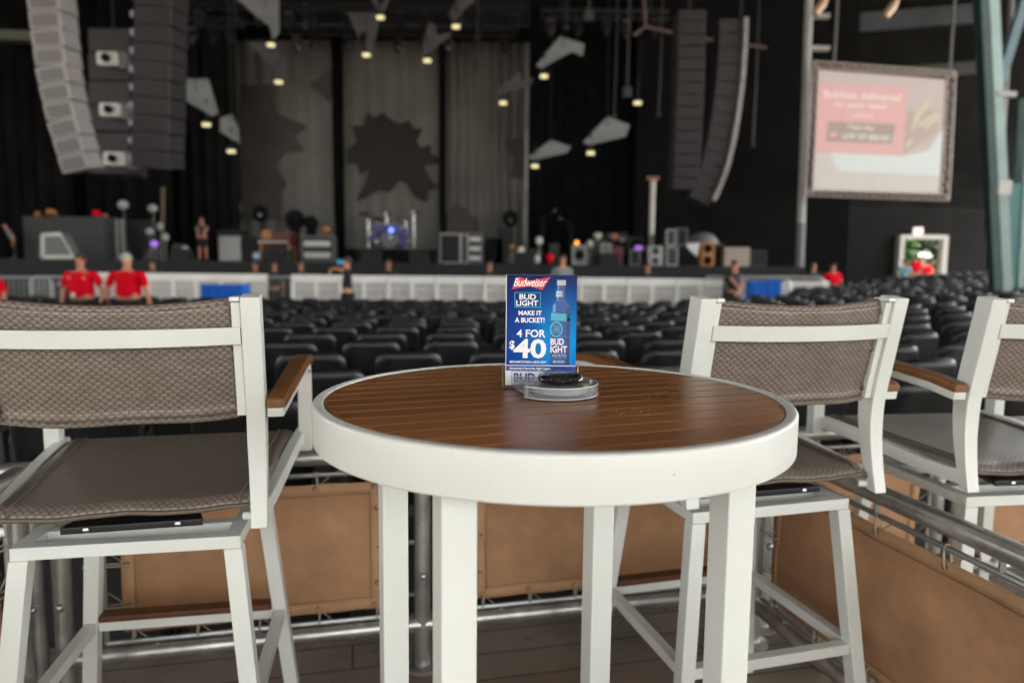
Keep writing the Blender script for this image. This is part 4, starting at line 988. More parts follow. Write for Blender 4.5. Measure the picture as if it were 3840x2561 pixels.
# ================================================================== LOUDSPEAKER COLUMNS
M['arr_frame'] = mat('column_frame_grey', (.33, .305, .30), .6, 0, .2, 1); M['arr_grille'] = mat('column_grille_grey', (.14, .13, .125), .8, 0, .2, 30)
M['arr_dark'] = mat('dark_column', (.024, .020, .0215), .7, 0, .25, 2); M['arr_dgr'] = mat('dark_column_grille', (.018, .015, .016), .8, 0, .2, 30)
def column(path, wpx, Y, fm_, gm_, label, step=39, depth=.7, yaw=0, dots=None, side=None):
    """path: (px,py) of the cabinet fronts' centre line from top to bottom"""
    P = [at(x, y, Y) for x, y in path]; t = thing('loudspeaker_column', label, 'loudspeaker', P[0], 0, 'hanging loudspeaker columns')
    L = [0]
    for a, b_ in zip(P, P[1:]): L.append(L[-1]+(b_-a).length)
    st = step/1637*Y; n = int(L[-1]/st); rot0 = Matrix.Rotation(yaw, 3, 'Z')
    def pos(s_):
        for i in range(len(P)-1):
            if s_ <= L[i+1]: f = (s_-L[i])/(L[i+1]-L[i]); return P[i].lerp(P[i+1], f), (P[i+1]-P[i]).normalized()
        return P[-1], (P[-1]-P[-2]).normalized()
    for i in range(n):
        c, d = pos((i+.5)*st); c = c-P[0]; fr = (i/(max(1, n-1)))
        w_ = (wpx[0]+(wpx[1]-wpx[0])*fr)/1637*Y
        roll = math.atan2(d.x, -d.z); rot = rot0 @ Matrix.Rotation(-roll, 3, 'Y') @ Matrix.Rotation(R(2+fr*6), 3, 'X')
        cb = MB().box((0, 0, 0), (w_, depth, st*.93)).build('cabinet', M[fm_], t, bevel=.02); cb.matrix_local = Matrix.Translation(c+rot @ Vector((0, depth/2, 0))) @ rot.to_4x4()
        MB().box((0, -depth/2-.008, 0), (w_*.80, .03, st*.68)).build('grille', M[gm_], cb)
        if dots:
            for s2 in (-1, 1)[:1]: MB().box((-w_/2-.03, -depth/2+.02, 0), (.06, .1, st*.35)).build('bracket', M[dots], cb)
    MB().tube([(0, depth/2, 0), (0, depth/2, 13.7-P[0].z)], .03, 6).build('hanging_cable', M['blackpaint'], t)
    return t
column([(84, -190), (95, -40), (104, 60), (118, 170), (138, 270), (158, 340), (176, 402)], (76, 62), 17, 'arr_frame', 'arr_grille', 'long curved light grey loudspeaker column at the left')
M['brk'] = mat('bluish_bracket', (.30, .28, .40), .5, 0, .3, 3)
column([(352, -200), (350, 60), (347, 250), (342, 404)], (84, 84), 18, 'arr_dark', 'arr_dgr', 'dark loudspeaker column right of the curved light grey one', depth=.9, dots='brk')
column([(1590, 22), (1586, 200), (1580, 330), (1574, 462)], (60, 58), 19, 'arr_dark', 'arr_dgr', 'straight brown-grey loudspeaker column right of the stage', step=26)
t = thing('loudspeaker_column', 'strongly curved dark loudspeaker column with a bright side edge', 'loudspeaker', at(1700, 60, 20), 0, 'hanging loudspeaker columns')
pts = [(1705, 45), (1703, 110), (1697, 190), (1688, 260), (1678, 320), (1664, 380), (1646, 430), (1631, 462)]
o0 = at(1700, 60, 20)
for (a, b_), (c_, d_) in zip(pts, pts[1:]):
    nseg = 2
    for q in range(nseg):
        x0, y0 = a+(c_-a)*q/nseg, b_+(d_-b_)*q/nseg; x1, y1 = a+(c_-a)*(q+.94)/nseg, b_+(d_-b_)*(q+.94)/nseg
        P0, P1 = at(x0, y0, 20)-o0, at(x1, y1, 20)-o0
        MB().bar(P0+Vector((-.32, .3, 0)), P1+Vector((-.32, .3, 0)), .6, .62, up=(0, 1, 0)).build('cabinet', M['arr_dark'], t)
        MB().bar(P0+Vector((.06, 0, 0)), P1+Vector((.06, 0, 0)), .11, .3, up=(0, 1, 0)).build('side_rail', M['arr_frame'], t)
MB().tube([(0, 0, 0), (0, 0, 13.7-o0.z)], .03, 6).build('hanging_cable', M['blackpaint'], t)
# bass cabinet block with three white-rimmed horns between the left columns
o0 = at(240, 120, 20.0); t = thing('bass_column', 'dark hanging bass cabinets with three white-framed round openings between the left columns', 'loudspeaker', o0)
pz = [(62, 118), (120, 182), (184, 240), (242, 300), (302, 352), (354, 398)]
for a, b_ in pz:
    p0, p1 = at(196, a, 20.0)-o0, at(292, b_, 20.0)-o0
    MB().box(((p0.x+p1.x)/2, .6, (p0.z+p1.z)/2), (p1.x-p0.x, 1.0, p0.z-p1.z)).build('cabinet', M['arr_dark'], t, bevel=.02)
for px, py in ((250, 137), (256, 254), (265, 366)):
    p = at(px, py, 19.8)-o0; k_ = 20/1637
    h = MB().box(p, (46*k_, .25, 30*k_)).build('horn_frame', M['offwhite'], t, bevel=.05)
    MB().lathe([(9*k_, 0), (9*k_, .1)], 16).build('horn_opening', M['black'], h).matrix_local = Matrix.Translation(p+Vector((0, -.11, 0))) @ Matrix.Rotation(R(90), 4, 'X')
    MB().box(p+Vector((.36, .12, -.02)), (.16, .3, .42)).build('side_plate', M['midgrey'], h)
MB().tube([(0, .5, 0), (0, .5, 13.7-o0.z)], .03, 6).build('hanging_cable', M['blackpaint'], t)
# ================================================================== PROJECTION SCREEN
YS_ = 22.0
def S(x, y, d=0): return at((3000+x*.36994)/1.63335, (200+y*.36994)/1.63335, YS_-d)
o0 = S(150, 1400); t = thing('projection_screen', 'hanging projection screen with a red and white advertisement in a metal truss frame', 'screen', o0)
def sp(pts, m, name, d=.02, par=t, th=.006): return MB().prism([S(x, y, d)-o0 for x, y in pts], (0, th, 0)).build(name, m, par)
def scm(name, col, s=.058):
    m = mat(name, tuple(q*.62 for q in col), .6, 0, .05, 2); k_ = NT(m); b = k_.b; b.inputs['Specular IOR Level'].default_value = .2; b.inputs['Emission Color'].default_value = (*col, 1); b.inputs['Emission Strength'].default_value = s; return m
c_bg, c_red, c_wh, c_dk, c_tx, c_yl = scm('screen_taupe', (.57, .48, .45)), scm('screen_red', (.72, .43, .41)), scm('screen_white', (.66, .69, .67)), scm('screen_brown', (.42, .33, .28)), scm('screen_lettering', (.80, .66, .64)), scm('screen_yellow', (.64, .57, .43))
c_bg2 = scm('screen_pale', (.60, .56, .50)); c_fd = scm('screen_food', (.50, .40, .36))
panel = sp([(190, 168), (1478, 268), (1410, 1422), (135, 1384)], c_bg, 'picture', 0, t, .03)
sp([(185, 305), (1085, 350), (1050, 1030), (160, 1000)], c_red, 'red_block', .02, panel)
sp([(158, 1005), (320, 1012), (340, 1100), (400, 1190), (300, 1185), (150, 1090)], c_bg2, 'pale_field', .02, panel)
sp([(310, 1010), (1050, 1045), (1300, 990), (1390, 850), (1450, 780), (1418, 1245), (400, 1195), (330, 1090)], c_wh, 'white_swoosh', .024, panel)
sp([(150, 1100), (300, 1190), (1418, 1250), (1410, 1420), (136, 1382)], c_bg2, 'pale_band', .016, panel)
sp([(290, 690), (970, 720), (930, 920), (265, 895)], c_dk, 'brown_box', .03, panel)
sp([(1080, 600), (1440, 560), (1400, 800), (1060, 1020)], c_fd, 'food_picture', .02, panel)
for q, (a, b_) in enumerate((((1130, 780), (1300, 480)), ((1200, 740), (1400, 600)), ((1150, 700), (1200, 560)), ((1260, 760), (1420, 640)), ((1080, 960), (1130, 880)))):
    MB().bar(S(*a, .03)-o0, S(*b_, .03)-o0, .10, .01, up=(0, 1, 0)).build('food_stroke', c_yl, panel)
def stext(s, x0, y0, x1, y1, hgt, m, bold=.03):
    vs_, fs = text_mesh(s, 0, 1, 0, 1, bold=bold); V = []
    for v in vs_:
        x = x0+(x1-x0)*v[0]; y = y0+(y1-y0)*v[0]-v[1]*hgt; V.append(S(x, y, .045)-o0)
    return V, fs
for a in (('Bubbles delivered', 240, 450, 1020, 492, 78), ('to your seat!', 350, 560, 885, 588, 78), ('(AREA)', 520, 655, 735, 668, 42)): MB().add(*stext(*a, None)).build('text_line', c_tx, panel)
for a in (('Text the', 480, 768, 750, 785, 48), ('LAW 307 808-047', 425, 870, 915, 895, 62)): MB().add(*stext(*a, None)).build('text_line', c_wh, panel)
sp([(310, 800), (375, 803), (372, 850), (308, 845)], c_red, 'red_mark', .035, panel)
def truss(a0, a1, b0, b1, nm='truss_bar'):
    """two chords a0-a1 and b0-b1 in screen-crop pixels with zigzag bracing, two planes deep"""
    mb = MB()
    for d in (0, -.28):
        A0, A1, B0, B1 = (S(*q, d)-o0 for q in (a0, a1, b0, b1))
        mb.tube([A0, A1], .032, 6).tube([B0, B1], .032, 6)
        n = max(3, int((A1-A0).length/.38))
        for i in range(n):
            p = A0.lerp(A1, i/n); q = B0.lerp(B1, (i+.5)/n); r_ = A0.lerp(A1, (i+1)/n); mb.tube([p, q], .013, 4).tube([q, r_], .013, 4)
    return mb.build(nm, M['truss'], t, smooth='auto')
M['truss'] = mat('truss_aluminium', (.40, .33, .30), .5, .3, .2, 5)
truss((140, 85), (1575, 190), (160, 140), (1560, 235)); truss((45, 1390), (1510, 1440), (45, 1440), (1500, 1490))
truss((140, 85), (45, 1440), (185, 140), (120, 1440)); truss((1575, 190), (1505, 1490), (1495, 240), (1425, 1440))
for px, py in ((1915, 142), (2180, 163), (1920, 455)):
    p = at(px, py, YS_)-o0
    if py < 300: MB().tube([p, Vector((p.x, p.y, 13.7-o0.z))], .035, 6).build('hanging_cable', M['midgrey'], t)
# ================================================================== POLES, COLUMNS AND BEAMS AT RIGHT
t = thing('pipe_column', 'tall pale grey pipe column left of the projection screen', 'column', at(1836, 640, 23.0)*1); o0 = t.location.copy(); o0.z = -.3; t.location = o0
b0, b1 = at(1836, 640, 23)-o0, at(1858, -10, 23)-o0; b0.z = 0; dirv = (b1-b0)
MB().tube([b0, b0+dirv*.30], .13, 12).build('lower_pipe', M['midgrey'], t, smooth='auto'); MB().tube([b0+dirv*.30, b0+dirv*1.45], .12, 12).build('upper_pipe', M['ltgrey'], t, smooth='auto')
for py in (38, 112):
    p = at(1866, py, 23)-o0; MB().box(p+Vector((.22, 0, 0)), (.55, .2, .12)).build('bracket', M['ltgrey'], t)
o = MB().box((0, 0, 2.2), (.42, .42, 4.4)); p = at(1916, 600, 31.5); o = o.build('square_column', M['midgrey'], None, bevel=.02, loc=(p.x, p.y, -.2)); tag(o, 'short brownish square column below the left corner of the screen', 'column')
M['beamg'] = mat('greenish_steel', (.022, .026, .018), .7, 0, .5, .6); M['beamb'] = mat('bluish_steel', (.035, .045, .055), .6, 0, .6, .5)
for i, (y0_, y1_, xa, xb, lab, mm) in enumerate(((150, 178, 1930, 2275, 'long greenish beam on the dark wall just above the screen', 'beamg'), (18, 60, 1960, 2275, 'blue-grey beam at the top right of the dark wall', 'beamb'))):
    a = at(xa, (y0_+y1_)/2+16, 32.4); b_ = at(xb, (y0_+y1_)/2-10, 32.4)
    o = MB().bar(a-a, b_-a, .3, abs(at(0, y0_, 32.4).z-at(0, y1_, 32.4).z)).build('wall_beam', M[mm], None, loc=a); tag(o, lab, 'beam')
for px, py, lab in ((1886, 12, 'peach-coloured spotlight beside the top of the pipe column'), (2047, 18, 'peach-coloured spotlight hanging at the top right of the middle')):
    p = at(px, py, 22); t = thing('spotlight', lab, 'spotlight', p, 0, 'peach-coloured spotlights at the top right')
    M['peach'] = M.get('peach') or mat('peach_metal', (.62, .42, .28), .4, .2)
    MB().tube([(-.18, 0, -.26), (.02, 0, .02), (.14, .0, .22)], [.11, .13, .07], 10).build('housing', M['peach'], t, smooth='auto')
    MB().tube([(.1, .0, .15), (.1, 0, 13.7-p.z)], .02, 5).build('hanging_rod', M['midgrey'], t)
def pxbar(mb, a, b_, Y, w_, h_, o0, Y2=None): return mb.bar(at(*a, Y)-o0, at(*b_, Y2 or Y)-o0, w_, h_, up=(0, 1, 0))
YC = 13.0; o0 = at(2318, 668, YC); o0.z = -.5; t = thing('steel_column', 'teal steel column with pale edges and diagonal braces at the right', 'column', o0)
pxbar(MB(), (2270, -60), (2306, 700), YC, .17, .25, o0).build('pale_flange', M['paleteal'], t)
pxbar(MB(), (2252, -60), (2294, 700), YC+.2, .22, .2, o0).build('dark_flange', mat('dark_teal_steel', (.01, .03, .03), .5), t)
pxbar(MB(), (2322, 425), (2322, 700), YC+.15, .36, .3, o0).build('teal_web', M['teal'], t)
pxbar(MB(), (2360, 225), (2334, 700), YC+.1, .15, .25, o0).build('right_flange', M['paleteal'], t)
pxbar(MB(), (2365, -40), (2294, 190), YC+.35, .15, .12, o0).build('brace', mat('blue_grey_steel', (.12, .19, .23), .5), t)
pxbar(MB(), (2352, 330), (2300, 545), YC+.5, .12, .1, o0).build('brace', M['teal'], t)
pxbar(MB(), (2286, 216), (2330, 218), YC-.1, .09, .1, o0).build('cross_tube', M['ltgrey'], t)
MB().tube([at(2326, -40, YC+.6)-o0, at(2300, 330, YC+.6)-o0], .045, 8).build('brown_pipe', mat('brown_pipe', (.17, .14, .125), .5), t)
p = at(2306, 431, YC-.5)-o0; MB().box(p, (.22, .06, .24)).build('white_notice', M['offwhite'], t)
# doorway in the corrugated wall
o0 = Vector(((dxl+dxr)/2, Y0-.30, -.2)); t = thing('doorway', 'bright open doorway with a pale frame in the dark corrugated wall', 'doorway', o0)
hw = (dxr-dxl)/2; hh = dz1+.2
for s in (-1, 1): MB().box((s*(hw-.08), 0, hh/2), (.20, .4, hh)).build('jamb', M['offwhite'], t, bevel=.01)
MB().box((0, 0, hh-.08), (2*hw-.40, .38, .18)).build('lintel', M['offwhite'], t, bevel=.01)
p = at(2108, 531, Y0-.4); o = MB().box((0, 0, 0), (.38, .12, .32)).build('lit_sign', emat('pink_white_sign', (1, .78, .74), .16), None, loc=p); tag(o, 'small lit pinkish sign box above the bright doorway', 'sign')
# outside the door: hedge, white canopy, bushes
def leafy(name, lab, cat, c, d, n, seed, col, leaf=.16, round_=True):
    rn = random.Random(seed); mb = MB(); c = Vector(c)
    for _ in range(n):
        while True:
            q = Vector((rn.uniform(-1, 1), rn.uniform(-1, 1), rn.uniform(-1, 1)))
            if not round_ or (.35 < q.length < 1+.12*math.sin(q.x*9)+.1*math.sin(q.z*8+1)): break
        p = Vector((q.x*d[0]/2, q.y*d[1]/2, q.z*d[2]/2)); a = Vector((rn.gauss(0, 1), rn.gauss(0, 1), rn.gauss(0, 1))).normalized(); b_ = a.orthogonal().normalized(); e_ = a.cross(b_)
        l = leaf*rn.uniform(.6, 1.4); mb.add([p-b_*l/2, p+e_*l*.35, p+b_*l/2, p-e_*l*.35], [(0, 1, 2, 3)])
    t = thing(name, lab, cat, c)
    o = mb.build('foliage', mat(name+'_leaves'+str(seed), col, .6, 0, .6, 1.5), t)
    MB().tube([(0, 0, -d[2]/2-.5), (0.03, 0, 0), (.0, .05, d[2]*.3)], [.09, .06, .02], 8).build('stem', M['redwood'] if False else mat('bark'+str(seed), (.10, .07, .05), .9), t)
    return t
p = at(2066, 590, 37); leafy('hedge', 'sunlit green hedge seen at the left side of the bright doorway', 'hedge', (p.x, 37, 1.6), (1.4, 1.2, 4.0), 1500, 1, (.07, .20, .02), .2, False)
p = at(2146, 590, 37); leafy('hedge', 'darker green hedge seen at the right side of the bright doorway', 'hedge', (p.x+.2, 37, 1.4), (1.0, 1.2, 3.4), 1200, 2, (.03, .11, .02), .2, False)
p = at(2350, 560, 34); leafy('bush', 'bright green bush outside at the right edge of the picture', 'bush', (p.x+.6, 34, 2.6), (2.6, 2.2, 5.2), 3000, 3, (.02, .16, .05), .22)
p = at(2105, 560, 44); t = thing('canopy_tent', 'white canopy tent standing in the sun outside the doorway', 'tent', (p.x, 41, -.47))
MB().sweep([[(-2.4, -2, 2.4), (2.4, -2, 2.4), (2.4, 2, 2.4), (-2.4, 2, 2.4)], [(-.1, -.1, 3.6), (.1, -.1, 3.6), (.1, .1, 3.6), (-.1, .1, 3.6)]]).build('tent_roof', M['whitecloth'], t)
MB().box((0, -1.9, 1.5), (4.8, .05, 1.9)).build('back_wall', mat('cream_cloth', (.75, .62, .45), .9), t)
for sx in (-2.3, 2.3):
    for sy in (-1.9, 1.8): MB().tube([(sx, sy, 0), (sx, sy, 2.4)], .04, 6).build('pole', M['alu'], t)

# ================================================================== BARRICADE
YR = 19.0; zf = -.40
M['bar_cloth'] = mat('pale_barricade_panel', (.70, .66, .61), .7, 0, .18, 1.2, col2=(.58, .55, .51)); M['bar_fr'] = mat('pale_barricade_frame', (.84, .81, .76), .5)
ztop = at(900, 632, YR).z
def barr(loc, label, first=[None]):
    Wd = 1.27; H = ztop-zf
    if first[0]: return dup(first[0], loc, 0, label)
    t = thing('barricade_section', label, 'barricade', loc, 0, 'pale barricade sections before the stage')
    MB().box((0, 0, H-.11), (Wd-.01, .06, .20)).build('top_band', M['bar_fr'], t, bevel=.01)
    mb = MB(); n = 22
    for i in range(n): mb.box((-Wd/2+(i+.5)*Wd/n, .02, H*.48), (Wd/n*.72, .02, H*.78))
    for z in (.35, .72, 1.02): mb.box((0, .035, H*z/1.4), (Wd-.02, .012, .05))
    mb.build('slotted_panel', M['bar_cloth'], t)
    for x in (-Wd/2+.05, 0.02): MB().box((x, -.03, H/2-.10), (.09, .06, H-.22)).build('upright', M['bar_fr'], t)
    MB().box((0, -.35, .02), (Wd-.02, .7, .03)).build('base_plate', M['alu'], t)
    first[0] = t; return t
k_ = YR/1637; xs_ = []
xL = at(222, 632, YR).x; xG0 = at(614, 632, YR).x; xG1 = at(668, 632, YR).x; xE = at(1692, 632, YR).x
n = round((xG0-xL)/1.275)
for i in range(n): xs_.append(xG0-(i+.5)*1.275)
i = 0
while xG1+(i+.9)*1.275 < xE: xs_.append(xG1+(i+.5)*1.275); i += 1
names_ = []
for j, x in enumerate(sorted(xs_)):
    g = 'left of the gap, counted %s from the gap' if x < xG0 else 'right of the gap, %s section from the gap'
    idx = sum(1 for q in xs_ if (x < q < xG0)) if x < xG0 else sum(1 for q in xs_ if (xG1 < q < x))
    ords = ['first', 'second', 'third', 'fourth', 'fifth', 'sixth', 'seventh', 'eighth', 'ninth', 'tenth', 'eleventh', 'twelfth']
    barr((x, YR, zf), 'pale slotted barricade section '+g % ords[idx])
def crowd(loc, rz, label):
    t = thing('crowd_barrier', label, 'barrier', loc, rz, 'grey barred crowd barriers')
    mb = MB(); mb.tube([(-1.1, 0, .15), (-1.1, 0, 1.0), (-1.0, 0, 1.12), (1.0, 0, 1.12), (1.1, 0, 1.0), (1.1, 0, .15), (-1.1, 0, .15)], .022, 8); mb.build('frame', M['alu'], t, smooth='auto')
    mb = MB()
    for i in range(17): mb.tube([(-1.0+i*.125, 0, .15), (-1.0+i*.125, 0, 1.12)], .010, 6)
    mb.build('bars', M['ltgrey'], t, smooth='auto')
    for x in (-.8, .8): MB().bar((x, -.3, .03), (x, .3, .03), .05, .05).build('foot', M['alu'], t)
for px, Y, rz, lab in ((20, 18.4, 0, 'grey barred crowd barrier at the left edge of the picture'), (170, 18.0, 0, 'grey barred crowd barrier left of the two men in red'), (640, 19.3, R(8), 'grey barred crowd barrier closing the gap in the pale barricade'), (1715, 18.6, R(-6), 'grey barred crowd barrier behind the blue boxes at right'), (1800, 19.4, 0, 'grey barred crowd barrier left of the pipe column')):
    p = at(px, 640, Y); crowd((p.x, Y, at(px, 634, Y).z-1.14), rz, lab)
p = at(1805, 640, 20.0); o = MB().box((0, 0, .7), (2.6, .05, 1.25)).build('pale_panel', M['bar_cloth'], None, loc=(p.x, 20.2, -.45)); tag(o, 'pale fence panel behind the blue boxes, left of the pipe column', 'panel')
def bluebox(px, py0, py1, Y, wpx, lab):
    a = at(px, py1, Y); H = at(px, py0, Y).z-a.z; w_ = wpx*Y/1637
    t = thing('blue_box', lab, 'box', a, 0, 'blue plastic boxes near the barricade')
    z0 = max(a.z-1.0, -.45)
    mb = MB(); mb.sweep([[(-w_*.46, -.2, z0-a.z), (w_*.46, -.2, z0-a.z), (w_*.46, .2, z0-a.z), (-w_*.46, .2, z0-a.z)], [(-w_*.5, -.24, H), (w_*.5, -.24, H), (w_*.5, .24, H), (-w_*.5, .24, H)]]).build('body', M['blue'], t, bevel=.01)
    for q in (-.25, .25): MB().box((w_*q, -.235, H*.45), (.03, .03, H*.8)).build('rib', M['blue'], t)
    MB().box((0, 0, H), (w_*1.04, .54, .05)).build('rim', M['blue'], t)
for i, px in enumerate((481, 500, 519, 538, 557)): bluebox(px, 655+(i % 2), 682, 16.2, 18.5, ('first', 'second', 'third', 'fourth', 'fifth')[i]+' from the left of the five blue boxes behind the left bar chair')
bluebox(1733, 648, 678, 17, 34, 'left of the two wide blue boxes at the right end of the barricade'); bluebox(1768, 646, 676, 17, 34, 'right of the two wide blue boxes at the right end of the barricade')

# ================================================================== EQUIPMENT ON THE STAGE
def eq(name, lab, cat, x0, x1, y0, Y, depth=.6, y1=None, group=None):
    """box-shaped item: returns thing, width, height (base on the stage unless y1 given)"""
    xc = (x0+x1)/2; p = at(xc, y0, Y); zb = stz if y1 is None else at(xc, y1, Y).z
    t = thing(name, lab, cat, (p.x, Y, zb), 0, group); return t, (x1-x0)*Y/1637, p.z-zb
def cab(lab, x0, x1, y0, Y, body='blackpaint', trim=None, cones=0, y1=None, depth=.5, name='flight_case', cat='case', cone='black', group=None, grille=None, shelf=0):
    t, W, H = eq(name, lab, cat, x0, x1, y0, Y, y1=y1, group=group)
    MB().box((0, depth/2, H/2), (W, depth, H)).build('body', M[body], t, bevel=.015)
    if trim:
        e = .045
        for s in (-1, 1): MB().box((s*(W/2-e/2), -.008, H/2), (e, .03, H)).build('edge', M[trim], t)
        for z in (e/2, H-e/2): MB().box((0, -.008, z), (W-2*e-.004, .03, e)).build('edge', M[trim], t)
    if grille: MB().box((0, -.006, H/2), (W*.72, .02, H*.74)).build('grille', M[grille], t)
    for i in range(cones):
        z = H*(i+.5)/cones; r_ = min(W*.36, H/cones*.38)
        c = MB().lathe([(r_, 0), (r_*.9, .02), (r_*.3, .05), (.01, .045)], 18).build('speaker_cone', M[cone], t, smooth='auto'); c.matrix_local = Matrix.Translation((0, -.01, z)) @ Matrix.Rotation(R(90), 4, 'X') 
    for i in range(shelf):
        z = H*(i+.6)/(shelf+.3); MB().box((0, -.02, z), (W*.78, .05, H/(shelf+.3)*.45)).build('silver_unit', M['offwhite'], t, bevel=.01)
    return t
cab('large dark grey stack of cases at the left of the stage', 52, 236, 497, 25.5, 'dkgrey', depth=1.5, name='case_stack')
# white wedge-shaped case
o0 = at(135, 606, 23.5); o0.z = stz; t = thing('wedge_case', 'white-edged wedge-shaped case before the dark case stack', 'case', o0)
def WP(pts): return [at(x, y, 23.5)-at(135, 606, 23.5) for x, y in pts]
MB().prism(WP([(97, 604), (97, 552), (106, 547), (140, 547), (170, 604)]), (0, .5, 0)).build('body', M['midgrey'], t)
for a, b_ in (((101, 604), (101, 550)), ((99, 551), (142, 549)), ((99, 601), (170, 601)), ((142, 551), (170, 600))):
    q = WP([a, b_]); MB().bar(q[0]-Vector((0, .03, 0)), q[1]-Vector((0, .03, 0)), .12 if b_[0] != 170 or a[1] == 601 else .03, .08, up=(0, 1, 0)).build('white_edge', M['offwhite'], t, bevel=.01)
for px, py, m_, r_, lab in ((118, 489, 'orange', .17, 'orange bundle lying on the dark case stack'), (222, 491, 'red', .12, 'red bundle at the right end of the dark case stack'), (88, 494, 'orange', .10, 'small brown bundle at the left on the dark case stack')):
    p = at(px, py, 25.8); mb = MB()
    for q in range(4): mb.ring((0, 0, -.05+q*.045), (0, .15, 1), r_*(1-.08*q), .03, 16, 6)
    o = mb.build('cable_coil', M[m_], None, loc=p, smooth=True); tag(o, lab, 'cable coil')
# stands with lamps and cymbals at left
def stand_(px, ytop, Y, lab, m_, r_, shape='disc', name='lamp_stand', cat='stand'):
    p = at(px, ytop, Y); t = thing(name, lab, cat, (p.x, Y, stz)); H = p.z-stz
    MB().tube([(0, 0, 0), (0, 0, H)], .02, 6).build('pole', M['midgrey'], t)
    for a in range(3): MB().tube([(0, 0, .5), (.3*math.cos(a*2.1), .3*math.sin(a*2.1), .01)], .015, 5).build('tripod_leg', M['midgrey'], t)
    if shape == 'disc': o = MB().lathe([(.01, .05), (r_, 0), (.01, .02)], 20, (0, 0, H)).build('cymbal', M[m_], t, smooth='auto')
    else: o = MB().ball((0, -.05, H), (r_, r_*.6, r_*.8), 12).build('lamp_head', M[m_], t, smooth=True)
stand_(284, 471, 26, 'tall stand with a silvery round head left of the black tower', 'ltgrey', .20, 'x'); stand_(352, 479, 26, 'tall stand with a silvery oval head right of the black tower', 'ltgrey', .18, 'x')
cab('tall black tower case between the two silvery stands', 280, 345, 505, 26.5, 'blackpaint', name='tower_case')
for i in range(1):
    t, W, H = eq('ladder_truss', 'upright pale truss tower left of the black tower case', 'truss', 267, 280, 503, 26)
    for s in (-1, 1): MB().tube([(s*W/2, 0, 0), (s*W/2, 0, H)], .03, 6).build('chord', M['ltgrey'], t)
    for q in range(9): MB().tube([(-W/2, 0, H*q/9), (W/2, 0, H*(q+.5)/9)], .018, 5).build('lacing', M['ltgrey'], t)
stand_(356, 560, 24.5, 'low stand with a purple lamp', 'lampp', .14, 'x'); stand_(345, 532, 25.5, 'stand with a whitish oval lamp above the purple lamp', 'ltgrey', .15, 'x')
stand_(427, 574, 24.5, 'low stand with a white round head left of the bare-legged man', 'offwhite', .14, 'x')
o0 = at(374, 430, 29); t = tag(MB().tube([(0, 0, 0), at(372, 620, 29)-o0], .07, 8).build('brown_pole', mat('brown_pole', (.16, .10, .05), .6), None, loc=o0), 'thin brown upright pole beside the silvery oval stand', 'pole')
cab('pale cabinet with a black lid below the cloth flap', 501, 551, 541, 27, 'ltgrey', depth=.6, name='cabinet', cat='cabinet', cones=0)
p = at(526, 541, 26.9); o = MB().box((0, 0, 0), (.95, .7, .22)).build('amplifier', M['blackpaint'], None, bevel=.02, loc=(p.x, 27.2, p.z+.11)); tag(o, 'black amplifier head on the pale cabinet at the lower left of the backdrop', 'amplifier')
# red-brown organ
t, W, H = eq('organ', 'red-brown wooden organ on the stage left of the drums', 'organ', 594, 666, 531, 26.5)
MB().box((0, .4, H-.22), (W, .8, .42)).build('upper_case', M['redwood'], t, bevel=.02); MB().box((0, .7, H*.4), (W*.95, .06, H*.7)).build('back_board', M['redwood'], t)
for s in (-1, 1):
    for y in (.06, .74): MB().box((s*(W/2-.06), y, (H-.45)/2), (.09, .09, H-.45)).build('leg', M['orange'], t)
MB().box((0, .06, .18), (W*.95, .07, .10)).build('foot_rail', M['orange'], t); MB().box((0, -.12, H-.40), (W*.9, .28, .05)).build('keyboard', M['offwhite'], t)
MB().box((-.28, -.02, H-.12), (.30, .05, .3)).build('front_panel', M['orange'], t)
cab('black cabinet between the pale cabinet and the organ', 553, 592, 545, 27, 'blackpaint')
cab('equipment rack with two bright silver units right of the organ', 690, 766, 541, 26.3, 'dkgrey', trim='midgrey', shelf=2, name='equipment_rack', cat='rack')
stand_(748, 528, 27.2, 'orange percussion lamp above the right end of the silver rack', 'orange', .17, 'x')
# drums
t, W, H = eq('drum_riser', 'wide black drum riser in the middle of the stage', 'riser', 794, 988, 570, 27.5)
MB().box((0, 1.2, H/2), (W, 2.4, H)).build('platform', M['black'], t, bevel=.01); MB().box((0, -.012, H-.03), (W, .02, .05)).build('front_edge', M['dkgrey'], t)
o0 = Vector((at(895, 570, 28.2).x, 28.4, stz+H+.003)); t = thing('drum_kit', 'drum kit with chrome stands and blue glints on the black riser', 'drums', o0)
def dpx(x, y): q = at(x, y, 28.4)-o0; return Vector((q.x, 0, q.z))
M['chrome'] = mat('chrome', (.62, .62, .60), .25, .7, .6, 9)
for x, y in ((846, 505), (888, 498), (932, 508), (950, 493)):
    q = dpx(x, y); MB().tube([(q.x, 0, 0), (q.x, 0, q.z)], .055, 8).build('stand_post', M['chrome'], t, smooth='auto')
for x, y in ((836, 492), (868, 502), (888, 490), (952, 488), (925, 505)):
    q = dpx(x, y); c = MB().lathe([(.01, .03), (.24, 0), (.01, .012)], 20).build('cymbal', M['chrome'] if x > 880 else M['blackpaint'], t, smooth='auto'); c.matrix_local = Matrix.Translation(q+Vector((0, -.1, 0))) @ Matrix.Rotation(R(14), 4, 'X') @ Matrix.Rotation(R(10), 4, 'Y')
